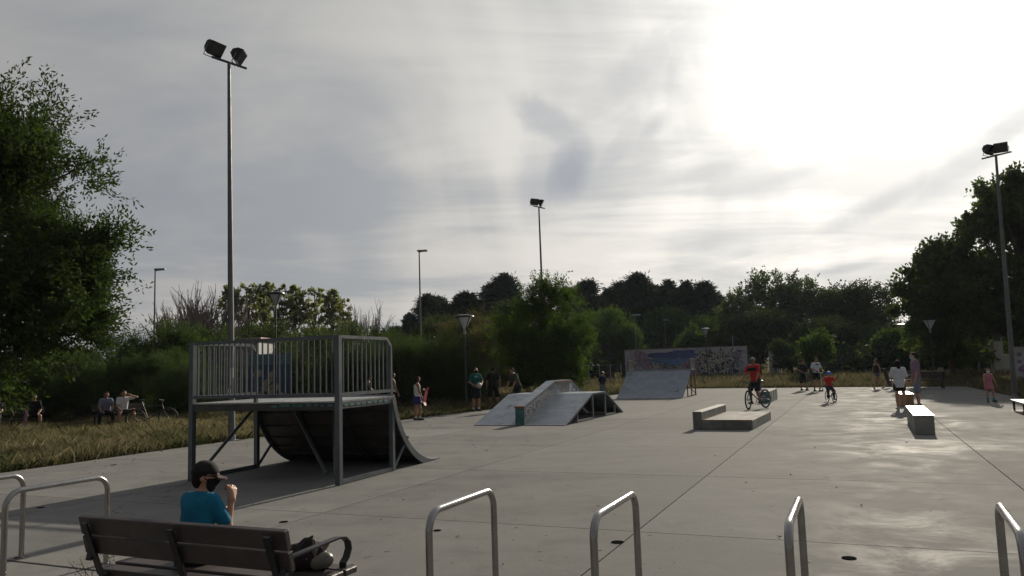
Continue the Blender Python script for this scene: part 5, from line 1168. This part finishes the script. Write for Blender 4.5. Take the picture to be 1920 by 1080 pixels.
    if top:
        k = top['kind']; sl = top.get('sleeve', .62); gr = top.get('grow', .014) ; bs = torso[:4] + [(chest, nk - sp * .04 * s, .085 * g, .050 * g, .05)]
        if k != 'tank':
            for c in 'lr': j = J[c]; bs.append((j['sh'], j['sh'] + (j['el'] - j['sh']) * min(1, sl), .047 * g, .049 * g)); 
            if sl > 1: bs += [(J[c]['el'], J[c]['el'] + (J[c]['wr'] - J[c]['el']) * (sl - 1), .045 * g, .036 * g) for c in 'lr']
        hem = top.get('hem', .03)
        cuts = [(pel - sp * hem * s, -sp), (nk + sp * .010 * s, nrm(sp + fw * .12))]
        if k == 'tank': bs = torso[:3] + [(chest + side * sg * .08 * g, shc + side * sg * .075 * g, .055 * g, .045 * g) for sg in (-1, 1)]; cuts = [cuts[0]]
        if hem > .06: bs += [(pel, pel - sp * hem * s, .115 * g, .115 * g), (pel + side * .05 * g, pel + side * .05 * g - sp * hem * s, .1 * g, .105 * g), (pel - side * .05 * g, pel - side * .05 * g - sp * hem * s, .1 * g, .105 * g)]
        o = garment(k if k != 'tank' else 'tank_top', bs, gr, cuts, top['col'])
        if top.get('print'):
            c0 = chest + fw * (.098 * g + gr + .006) + sp * .02; V = [c0 + side * x * .5 + sp * z for x, z in ((-.16, -.03), (.16, -.03), (.16, .045), (-.16, .045))]
            V2 = [v + fw * .004 for v in V]; MB().add(V + V2, [(0, 1, 2, 3), (4, 5, 6, 7), (0, 1, 5, 4), (1, 2, 6, 5), (2, 3, 7, 6), (3, 0, 4, 7)]).build('print', cloth('print_%d' % int(top['print'][2] * 999), top['print']), o)
    if bottom:
        k = bottom['kind']; col = bottom['col']; bs = [torso[0], (pel, pel + sp * .07 * s, .105 * g, .10 * g)]
        if k in ('shorts', 'trousers'):
            ln = bottom.get('len', .8) if k == 'shorts' else 1.0
            for c in 'lr':
                j = J[c]; bs.append((j['hp'], j['hp'] + (j['kn'] - j['hp']) * ln, .088 * g, .066 * g + bottom.get('flare', .008)))
                if k == 'trousers': bs += [(j['kn'], j['an'] * .97 + j['kn'] * .03, .058 * g, .046 * g)]
            garment(k, bs, .013, [(pel + sp * .10 * s, sp)], col)
        else:   # skirt or dress
            ln = bottom.get('len', .9); a = (J['l']['hp'] + J['r']['hp']) / 2; b = a + ((J['l']['kn'] + J['r']['kn']) / 2 - a) * ln
            bs += [(a, b, .13 * g, bottom.get('flare', .19) * g), (a + side * .05, b + side * .06, .1 * g, .14 * g), (a - side * .05, b - side * .06, .1 * g, .14 * g)]
            garment('skirt', bs, .012, [(pel + sp * .10 * s, sp), (b, nrm(b - a))], col)
    for c in 'lr':
        j = J[c]; f = j['ft'] - V3(0, 0, 0); dn = nrm(j['an'] - j['kn']); up = -dn; fl = nrm(f); hl = j['an'] - fl * .045 * s + dn * .045 * s; te = j['an'] + fl * .155 * s + dn * .052 * s
        if shoes is not None:
            Vv, Qq = sdf_mesh([(hl, te - fl * .03 * s, .036 * s, .037 * s), (te - fl * .05 * s, te, .037 * s, .026 * s), (j['an'], hl, .042 * s, .038 * s)], w, [(hl + dn * .034 * s, dn)] if abs(fl @ dn) < .5 else [], .02)
            so = nets_obj('shoe', Vv, Qq, cloth('shoe_%d_%d_%d' % tuple(int(x * 999) for x in shoes), shoes), t)
            sol = MB(); dm = hl * .5 + te * .5 + dn * .033 * s; rx = nrm(np.cross(fl, dn)); Mx = Matrix((rx, fl, np.cross(rx, fl))).transposed(); sol.box(dm, (.078 * s, .265 * s, .02 * s), Mx, .008); sol.build('sole', M_WHITE if sum(shoes) > .5 else M_RUBBER, so)
            if roller:
                for q in range(4): MB().torus(hl + (te - hl) * (q / 3) + dn * .075 * s, .026 * s, .012, 14, 6, Matrix((fl, dn, rx)).transposed()).build('skate_wheel', M_BLACK, so, True)
                mb = MB().box(dm + dn * .025 * s, (.03, .22 * s, .03 * s), Mx); mb.build('skate_frame', M_GALV, so)
                Vv, Qq = sdf_mesh([(j['an'] + up * .11 * s, j['an'], .047 * s, .046 * s)], w, [], .02); nets_obj('skate_boot', Vv, Qq, cloth('shoe_%d_%d_%d' % tuple(int(x * 999) for x in shoes), shoes), so)
        if socks:
            Vv, Qq = sdf_mesh([(j['an'] + up * .10 * s, j['an'], .043 * s, .04 * s)], w, [], .02); nets_obj('sock', Vv, Qq, cloth('sock', socks), t)
    # head wear and hair
    hm = hairm or M_HAIR; sk0 = (hc - hf * .012 * hs + hd * .028 * hs, hc - hf * .004 * hs + hd * .026 * hs, .098 * hs, .096 * hs, .02)
    if hair and not helmet:
        bs = [sk0, (hc - hf * .03 * hs + hd * .0, hc - hf * .045 * hs - hd * .035 * hs, .082 * hs, .062 * hs, .03)]; cuts = [(hc + hf * .035 * hs + hd * .045 * hs, nrm(hf * .85 - hd * .5))]
        if hair == 'long': bs += [(hc - hf * .06 * hs, nk - fw * .075 * s - sp * .16 * s, .078 * hs, .045 * hs, .04), (hc - hf * .02 + hr * .07 * hs, nk + side * .07 - sp * .05 * s - fw * .03, .045 * hs, .03, .03), (hc - hf * .02 - hr * .07 * hs, nk - side * .07 - sp * .05 * s - fw * .03, .045 * hs, .03, .03)]
        if hair == 'bob': bs += [(hc - hf * .035 * hs, nk - fw * .05 * s - sp * .02, .085 * hs, .07 * hs, .04), (hc - hf * .01 + hr * .07 * hs, nk + side * .075 + hd * .01, .04 * hs, .035, .03), (hc - hf * .01 - hr * .07 * hs, nk - side * .075 + hd * .01, .04 * hs, .035, .03)]
        if hair == 'pony': bs += [(hc - hf * .11 * hs + hd * .04 * hs, hc - hf * .13 * hs - hd * .16 * hs, .03, .018, .02)]
        if hair == 'curly': 
            rng = np.random.default_rng(3); bs += [((hc + d * .095 * hs), (hc + d * .10 * hs), .03 * hs, .03 * hs, .012) for d in unit(rng.normal(size=(26, 3)) + hd * 1.0 - hf * .3)]
        V, Q = sdf_mesh(bs, w, cuts, .03); nets_obj('hair', V, Q, hm, t)
    if helmet:
        V, Q = sdf_mesh([(hc + hd * .03 * hs - hf * .03 * hs, hc + hd * .035 * hs + hf * .015 * hs, .118 * hs, .112 * hs)], w, [(hc + hd * .01 * hs, -hd)], .02); nets_obj('helmet', V, Q, mat('helmet_%d_%d' % (int(helmet[0] * 99), int(helmet[2] * 99)), helmet, .65), t)
        tube('chin_strap', [hc + hr * .09 * hs + hd * .01, hc + hf * .045 * hs - hd * .115 * hs, hc - hr * .09 * hs + hd * .01], .006, M_BLACK, t, 5)
    if cap:
        c0 = hc - hf * .006 * hs + hd * .036 * hs; V, Q = sdf_mesh([(c0 - hf * .012 * hs, c0 + hf * .008 * hs, .105 * hs, .103 * hs)], w, [(c0 - hd * .012 * hs, nrm(-hd + hf * .06))], .02); o = nets_obj('cap', V, Q, cloth('cap_%d' % int(cap[0][0] * 999), cap[0]), t)
        fr = hf if not cap[2:] else -hf; mb = MB(); vs = []; n = 9
        for z in (0, .013):
            for i in range(n):
                a = math.pi * (i / (n - 1)) ; e = (hr * math.cos(a) * .088 + fr * (.085 + .095 * math.sin(a))) * hs; dr = -hd * (.012 + .10 * math.sin(a) * (1 - math.sin(a)) + .032 * math.sin(a)) * hs; vs.append(c0 + e + dr + hd * z)
            vs.append(c0 + fr * .06 * hs - hd * .012 * hs + hd * z)
        m_ = n + 1; fs = [(i, i + 1, n) for i in range(n - 1)] + [(m_ + i + 1, m_ + i, m_ + n) for i in range(n - 1)] + [(i, m_ + i, m_ + i + 1, i + 1) for i in range(n - 1)]
        mb.add(vs, fs).build('brim', cloth('brim_%d' % int(cap[1][0] * 999), cap[1]), o, True)
    if mask:
        V, Q = sdf_mesh([(hc + hf * .02 * hs - hd * .02 * hs, hc + hf * .036 * hs - hd * .065 * hs, .083 * hs, .060 * hs), (hc + hf * .09 * hs - hd * .01 * hs, hc + hf * .10 * hs - hd * .025 * hs, .020 * hs, .022 * hs)], w, [(hc - hd * .005 * hs, hd), (hc + hf * .018 * hs, -hf)], .025); o = nets_obj('face_mask', V, Q, cloth('mask_%d' % int(mask[0] * 999), mask), t)
        for sg in (-1, 1): tube('ear_loop', [hc + hf * .05 * hs + hr * sg * .072 * hs - hd * .035 * hs, hc - hf * .012 * hs + hr * sg * .1 * hs + hd * .005], .003, cloth('mask_%d' % int(mask[0] * 999), mask), o, 4)
    if glasses:
        gl = MB()
        for sg in (-1, 1): gl.torus(hc + hf * .098 * hs + hr * sg * .036 * hs + hd * .008 * hs, .026 * hs, .004, 14, 5, Matrix((hr, hd, hf)).transposed()); gl.tube([hc + hf * .095 * hs + hr * sg * .06 * hs + hd * .012 * hs, hc - hf * .0 * hs + hr * sg * .096 * hs + hd * .014 * hs], .004, 5)
        gl.tube([hc + hf * .1 * hs - hr * .012 * hs + hd * .01 * hs, hc + hf * .1 * hs + hr * .012 * hs + hd * .01 * hs], .004, 5); gl.build('glasses', M_BLACK, t, True)
    t['_j'] = 0; del t['_j']
    return t, J, dict(hc=hc, hf=hf, chest=chest, fw=fw, side=side, pel=pel, g=g, s=s, sp=sp)

# ------------------------------------------------------------------ people and what they carry
RED, BLK, WHT = (.42, .035, .03), (.014, .014, .016), (.50, .52, .57)
def pos(px, py, z=0.0): p = G(px, py, z); return (p[0], p[1], z)
def people():
    # seated youth on the near bench
    pl = S(-4.25, 4.04)
    person('youth in a teal t-shirt, dark cap and black mask sitting on the near bench', (pl.x, pl.y, 0), AZ - 6, 1.33,
           dict(hsz=1.35, sp=(.0, .23, 1), ual=(-.35, .45, -1), fal=(.35, .9, .1), uar=(.40, .30, -1), far=(-.06, .26, 1), handr=(-.15, .3, 1), thl=(-.22, 1, -.02), shl=(-.02, .12, -1), thr=(.22, 1, -.02), shr=(.05, .1, -1), head=(.03, .16, 1), yaw=52, tw=8, fist='r', curlr=1),
           dict(kind='tee', col=(.010, .135, .235), sleeve=.74, grow=.016, hem=.06), dict(kind='shorts', col=(.02, .022, .03), len=.95), 'short', seat=.42, vox=.0085, girth=.90, mask=(.012, .012, .014), cap=((.018, .016, .017), (.085, .05, .055)), glasses=True)
    # wrist band
    bp = empty('backpack', G(575, 1066, .432), AZ - 20, 'dark backpack with a pale pink panel lying on the near bench seat', 'bag')
    V, Q = sdf_mesh([(V3(-.10, -.05, .10), V3(.10, -.02, .10), .11, .10), (V3(-.08, .05, .09), V3(.08, .06, .10), .09, .08), (V3(.0, .0, .18), V3(.06, .0, .18), .07, .06)], .014, [(V3(0, 0, .0), V3(0, 0, -1))], .04); nets_obj('bag_body', V, Q, cloth('bag_dark', (.03, .02, .025)), bp)
    V, Q = sdf_mesh([(V3(.13, .02, .14), V3(.12, .09, .12), .075, .06)], .012, [], .02); nets_obj('pocket', V, Q, cloth('bag_pink', (.36, .22, .22)), bp); tube('strap', [(-.1, -.12, .06), (-.06, -.17, .15), (.02, -.12, .24), (.08, -.04, .26)], .012, M_BLACK, bp, 6)
    bp.scale = (.62, .62, .8); pb = empty('plastic_bag', G(596, 1068, .432), AZ, 'crumpled pale plastic bag in front of the backpack on the bench', 'bag'); rng = np.random.default_rng(6)
    V, Q = sdf_mesh([(V3(0, 0, .05), V3(.05, .02, .06), .055, .05)] + [(V3(*(rng.normal(size=3) * .03 + [0, 0, .07])), V3(*(rng.normal(size=3) * .045 + [0, 0, .10])), .022, .012) for k in range(7)], .009, [(V3(0, 0, 0), V3(0, 0, -1))], .012); nets_obj('bag_body', V, Q, mat('pale_plastic', (.15, .14, .11), .4), pb)
    st = dict(thl=(-.06, .03, -1), thr=(.06, -.02, -1))
    # group left of the slab
    person('girl with long dark hair, blue skirt and black skate boots holding a red board', pos(783, 788), 68, 1.50, dict(st, ual=(-.12, .1, -1), fal=(-.05, .35, -1), uar=(.18, .15, -1), far=(.1, .4, -1), thl=(-.05, -.08, -1), thr=(.08, .18, -1), head=(0, .12, 1), yaw=-8), dict(kind='tank', col=(.55, .55, .58)), dict(kind='skirt', col=(.035, .035, .14), len=.62, flare=.155), 'long', shoes=(.02, .02, .022), socks=(.6, .6, .62), skin=M_SKIN2)
    p = G(793, 742, .78); d = 26.6 / 1.0; q = D(793, 742, 26.2); skateboard(Vector(q), 'red skateboard held at the side of the girl in the blue skirt', Matrix.Rotation(R_(22), 3, 'Y') @ Matrix.Rotation(R_(70), 3, 'Z') @ Matrix.Rotation(R_(78), 3, 'X'), mat('red_deck', (.38, .04, .05), .45), .62)
    person('slim girl in a white tank top and black trousers right of the deck railing', pos(736, 781), 62, 1.66, dict(st, ual=(-.1, .1, -1), uar=(.14, .2, -1), far=(.02, .45, -1), head=(0, .1, 1)), dict(kind='tank', col=(.55, .55, .57)), dict(kind='trousers', col=BLK), 'long', shoes=(.03, .03, .03), skin=M_SKIN2)
    person('girl in a black top half hidden behind the deck railing balusters', pos(691, 786), 72, 1.62, dict(st, ual=(-.1, .2, -1), fal=(0, .8, -.5), uar=(.14, .3, -1), far=(.02, .9, -.4), head=(0, .14, 1)), dict(kind='tank', col=BLK), dict(kind='shorts', col=(.03, .03, .035), len=.5), 'long', skin=M_SKIN2)
    person('man in a green football shirt and black mask holding a ball', pos(893, 771), 158, 1.76, dict(st, ual=(-.34, .12, -1), fal=(.42, .75, -.42), uar=(.34, .12, -1), far=(-.42, .75, -.42), head=(0, .05, 1), yaw=-18), dict(kind='tee', col=(.012, .085, .075), sleeve=.7, print=(.12, .30, .34)), dict(kind='shorts', col=BLK, len=.75, flare=.02), 'short', shoes=(.02, .02, .03), socks=(.6, .6, .62), mask=(.012, .012, .014), skin=M_SKIN2)
    a = pos(893, 771); f = (math.sin(R_(158)), math.cos(R_(158))); bl = empty('ball', (a[0] + f[0] * .40, a[1] + f[1] * .40, 1.02), 30, 'pale football held in front by the man in green', 'ball'); MB().ball((0, 0, 0), .11, 16, 10).build('shell', mat('ball_pale', (.45, .36, .33), .5), bl, True); rng = np.random.default_rng(2)
    for dd in unit(rng.normal(size=(9, 3))): MB().ball(tuple(dd * .082), .036, 7, 5).build('patch', M_BLACK, bl, True)
    person('man all in black with white sleeve cuffs standing with his back turned', pos(926, 763), 8, 1.77, dict(st, ual=(-.32, .0, -1), fal=(-.08, .12, -1), uar=(.32, 0, -1), far=(.08, .12, -1), thl=(-.12, 0, -1), thr=(.16, 0, -1)), dict(kind='tee', col=BLK, sleeve=.72, hem=.09), dict(kind='shorts', col=BLK, len=.92, flare=.03), 'short', shoes=(.4, .4, .42), girth=1.06, skin=M_SKIN2)
    person('man in an olive t-shirt bending forward behind the funbox', pos(972, 768), 236, 1.76, dict(st, sp=(0, .42, 1), ual=(-.1, .25, -1), fal=(.1, .55, -1), uar=(.1, .35, -1), far=(-.1, .6, -1), head=(0, .35, 1), thl=(-.08, .2, -1), shl=(0, -.25, -1), thr=(.08, -.05, -1)), dict(kind='tee', col=(.045, .05, .035), sleeve=.75), dict(kind='trousers', col=BLK), 'short', skin=M_SKIN2)
    person('boy in a dark helmet and t-shirt standing behind the right end of the funbox', pos(1131, 750), 35, 1.34, dict(st), dict(kind='tee', col=(.012, .014, .03), sleeve=.8), dict(kind='trousers', col=(.10, .13, .16)), 'short', helmet=(.015, .015, .018), shoes=(.3, .3, .32))
    # cyclist in red
    c = G(1421, 766.5); A = 230; bicycle((c[0], c[1], 0), A, 1.0, 'black mountain bike ridden by the youth in red', (.02, .02, .03), steer=16)
    person('youth in a red t-shirt with a cap and chest bag riding a mountain bike', (c[0] - .02, c[1] - .03, 0), A, 1.66, dict(tw=-30, sp=(0, .22, 1), ual=(-.22, .55, -1), fal=(-.1, .55, -.75), uar=(.25, .55, -1), far=(.1, .55, -.75), thl=(-.10, .42, -1), shl=(0, -.52, -1), thr=(.10, .55, -1), shr=(0, -.10, -1), ftl=(-.1, 1, 0), ftr=(.1, 1, 0), head=(0, .1, 1), yaw=18), dict(kind='tee', col=RED, sleeve=.75, grow=.022, hem=.08), dict(kind='shorts', col=(.02, .022, .03), len=.85, flare=.02), 'short', shoes=(.05, .05, .05), cap=((.20, .17, .13), (.05, .04, .04)), zoff=.19, skin=M_SKIN2)
    f = Vector((math.sin(R_(A)), math.cos(R_(A)), 0)); sd_ = Vector((math.cos(R_(A)), -math.sin(R_(A)), 0)); A = 203; f = Vector((math.sin(R_(A)), math.cos(R_(A)), 0)); o = Vector((c[0], c[1], 1.36)) + f * .20 - Vector((.12, .08, 0)); bg = empty('chest_bag', o, A, 'black chest bag worn by the cyclist in red', 'bag'); V, Q = sdf_mesh([(V3(-.11, 0, .0), V3(.11, 0, .0), .055, .055)], .013, [], .02); nets_obj('bag_body', V, Q, cloth('bag_black', BLK), bg); tube('strap', [(.13, -.02, .02), (.16, -.14, .14), (.10, -.26, .2)], .014, M_BLACK, bg, 6); tube('strap', [(-.13, -.0, .0), (-.19, -.12, -.03), (-.16, -.26, -.06)], .014, M_BLACK, bg, 6)
    # two on scooters
    for px, py, az, h, lab, kw in ((1508, 732, 176, 1.62, 'youth in black with bowed head standing on a kick scooter', dict(top=dict(kind='tee', col=BLK, sleeve=.85, hem=.08), bottom=dict(kind='shorts', col=BLK, len=.95, flare=.03), head=(0, .35, 1), hair='short')), (1533, 733.5, 168, 1.70, 'youth in a white printed t-shirt and black shorts on a kick scooter', dict(top=dict(kind='tee', col=WHT, sleeve=.75, print=(.05, .07, .16)), bottom=dict(kind='shorts', col=BLK, len=.6), head=(-.08, .3, 1), hair='curly'))):
        q = G(px, py); person(lab, (q[0], q[1], 0), az, h, dict(ual=(-.45, .15, -1), fal=(.3, .7, -.35), uar=(.45, .15, -1), far=(-.3, .7, -.35), thl=(-.10, .1, -1), thr=(.14, .0, -1), head=kw['head']), kw['top'], kw['bottom'], kw['hair'], hairm=M_HAIRB if kw['hair'] == 'curly' else M_HAIR, shoes=(.03, .03, .035) if h < 1.65 else (.12, .12, .13), zoff=.02, skin=M_SKIN2)
        fx, fy = math.sin(R_(az)), math.cos(R_(az)); scooter((q[0] + fx * .10, q[1] + fy * .10, 0), az, 'kick scooter under the youth %s' % ('in black' if h < 1.65 else 'in white'), (.25, .26, .28) if h < 1.65 else (.45, .46, .48), .92)
    # child on a small bike
    c = G(1558, 754); bicycle((c[0], c[1], 0), 180, .62, 'small bike of the child in the blue helmet', (.06, .06, .07), steer=4)
    person('child in a blue helmet and red t-shirt riding a small bike', (c[0], c[1] + .14, 0), 180, 1.16, dict(sp=(0, .30, 1), ual=(-.62, .5, -.7), fal=(.12, .75, -.6), uar=(.62, .5, -.7), far=(-.12, .75, -.6), thl=(-.22, .75, -.7), shl=(-.03, -.15, -1), thr=(.22, .95, -.5), shr=(.03, -.1, -1), head=(0, .1, 1)), dict(kind='tee', col=RED, sleeve=.8, grow=.02), dict(kind='trousers', col=(.03, .03, .045)), 'short', helmet=(.02, .13, .50), seat=.55, shoes=(.03, .03, .04))
    # right hand group
    person('girl in a black top and denim shorts striding with a longboard at her side', pos(1647, 729), 262, 1.62, dict(sp=(0, .06, 1), ual=(-.1, -.3, -1), fal=(-.05, .1, -1), uar=(.1, .2, -1), far=(.05, .45, -1), thl=(-.04, .52, -1), shl=(0, .32, -1), thr=(.04, -.32, -1), shr=(0, -.85, -1), ftr=(.1, .8, -.45), head=(0, .1, 1)), dict(kind='tank', col=BLK), dict(kind='shorts', col=(.06, .085, .12), len=.32), 'long', hairm=M_HAIRB, shoes=(.45, .45, .5), skin=M_SKIN2)
    q = D(1661, 707, 40.3); skateboard(Vector((q[0], q[1], q[2])), 'black longboard carried upright behind the striding girl', Matrix.Rotation(R_(-17), 3, 'Y') @ Matrix.Rotation(R_(92), 3, 'X'), mat('black_deck', (.02, .02, .024), .4), .95)
    person('girl in a long white t-shirt with a dark bob seen from behind', pos(1690, 767.5), 12, 1.56, dict(ual=(-.25, .1, -1), fal=(.25, .5, -.8), uar=(.22, .05, -1), far=(.12, .2, -1), thl=(-.03, .0, -1), thr=(.09, .0, -1)), dict(kind='tee', col=WHT, sleeve=.85, grow=.022, hem=.17), dict(kind='shorts', col=BLK, len=.42, flare=.02), 'bob', shoes=(.35, .36, .4))
    person('tall masked youth in a mauve t-shirt and grey shorts facing the girl in white', pos(1722, 762), 283, 1.80, dict(ual=(-.12, .05, -1), fal=(-.05, .25, -1), uar=(.12, .0, -1), far=(.05, .2, -1), thl=(-.05, .06, -1), thr=(.05, -.1, -1), head=(0, .14, 1)), dict(kind='tee', col=(.17, .12, .17), sleeve=.9, grow=.02, hem=.10), dict(kind='shorts', col=(.14, .16, .21), len=.95, flare=.025), 'short', shoes=BLK, mask=(.30, .42, .47))
    person('small masked girl in a pink dress on teal roller skates', pos(1857, 755), 190, 1.10, dict(ual=(-.35, .1, -1), fal=(-.25, .2, -1), uar=(.15, .1, -1), far=(.05, .15, -1), thl=(-.16, .18, -1), shl=(-.05, -.12, -1), thr=(.06, .02, -1), ftl=(-.6, 1, 0)), dict(kind='tank', col=(.40, .15, .19)), dict(kind='skirt', col=(.40, .15, .19), len=.66, flare=.19), 'long', shoes=(.05, .20, .24), mask=(.6, .6, .6), roller=True, zoff=.055)
    # seated under the left tree
    sit = dict(ual=(-.2, .3, -1), fal=(.25, .9, -.5), uar=(.2, .3, -1), far=(-.25, .9, -.5), thl=(-.30, 1, .02), shl=(-.05, .05, -1), thr=(.30, 1, .02), shr=(.05, .05, -1), sp=(0, .15, 1), head=(0, .15, 1))
    def on_bench(px, py, az, dx): b = G(px, py); return (b[0] + math.cos(R_(az)) * dx + math.sin(R_(az)) * .05, b[1] - math.sin(R_(az)) * dx + math.cos(R_(az)) * .05, 0)
    person('fair haired person in purple and black seated at the very left edge', on_bench(24, 808, 158, .52), 165, 1.72, dict(sit, uar=(.4, .2, -1), far=(.1, .4, -1)), dict(kind='tee', col=(.05, .02, .08)), dict(kind='shorts', col=BLK, len=.9), 'short', hairm=M_HAIRF, seat=.43, skin=M_SKIN)
    person('man in a black t-shirt seated beside a purple scooter under the left tree', on_bench(24, 808, 158, -.62), 150, 1.74, dict(sit, yaw=-60, sp=(0, .3, 1)), dict(kind='tee', col=BLK, sleeve=.8), dict(kind='shorts', col=(.02, .02, .025), len=.85), 'short', seat=.43, skin=M_SKIN)
    q = G(46, 812); scooter((q[0], q[1], 0), 150, 'purple kick scooter standing before the man in black under the tree', (.10, .03, .20), .9)
    person('person in a pale blue t-shirt seated in the shade left of the one in white', on_bench(222, 799, 150, .42), 150, 1.68, dict(sit), dict(kind='tee', col=(.18, .20, .28)), dict(kind='trousers', col=(.02, .02, .03)), 'short', seat=.43, skin=M_SKIN2)
    person('person in a white t-shirt seated in the shade with one arm raised to the head', on_bench(222, 799, 150, -.12), 138, 1.74, dict(sit, ual=(-1, .1, .12), fal=(.95, .2, .35), handl=(1, .2, .2), thl=(-.5, 1, .22)), dict(kind='tee', col=(.58, .58, .62)), dict(kind='shorts', col=(.04, .04, .045), len=.75), 'short', seat=.43, skin=M_SKIN)
    q = G(283, 801); bicycle((q[0], q[1], 0), 75, 1.0, 'dark bicycle parked in the shade right of the seated pair', (.05, .03, .04))
    # loose items
people()
VEIL_DENSITY = .00011
def flare_veil():  # thin bluish volume added to imitate lens flare over the right-hand trees
    m = bpy.data.materials.new('flare_veil'); m.use_nodes = True; T = NT(m.node_tree); T.n.remove(T.n['Principled BSDF']); v = T.node('ShaderNodeVolumePrincipled')
    v.inputs['Density'].default_value = VEIL_DENSITY; v.inputs['Color'].default_value = (.70, .82, 1, 1); v.inputs['Anisotropy'].default_value = .35
    T.l.new(v.outputs[0], T.n['Material Output'].inputs['Volume']); o = MB().box((0, 60, 9), (5600, 5600, 22)).build('flare_veil', m); tag(o, kind='stuff')
flare_veil()
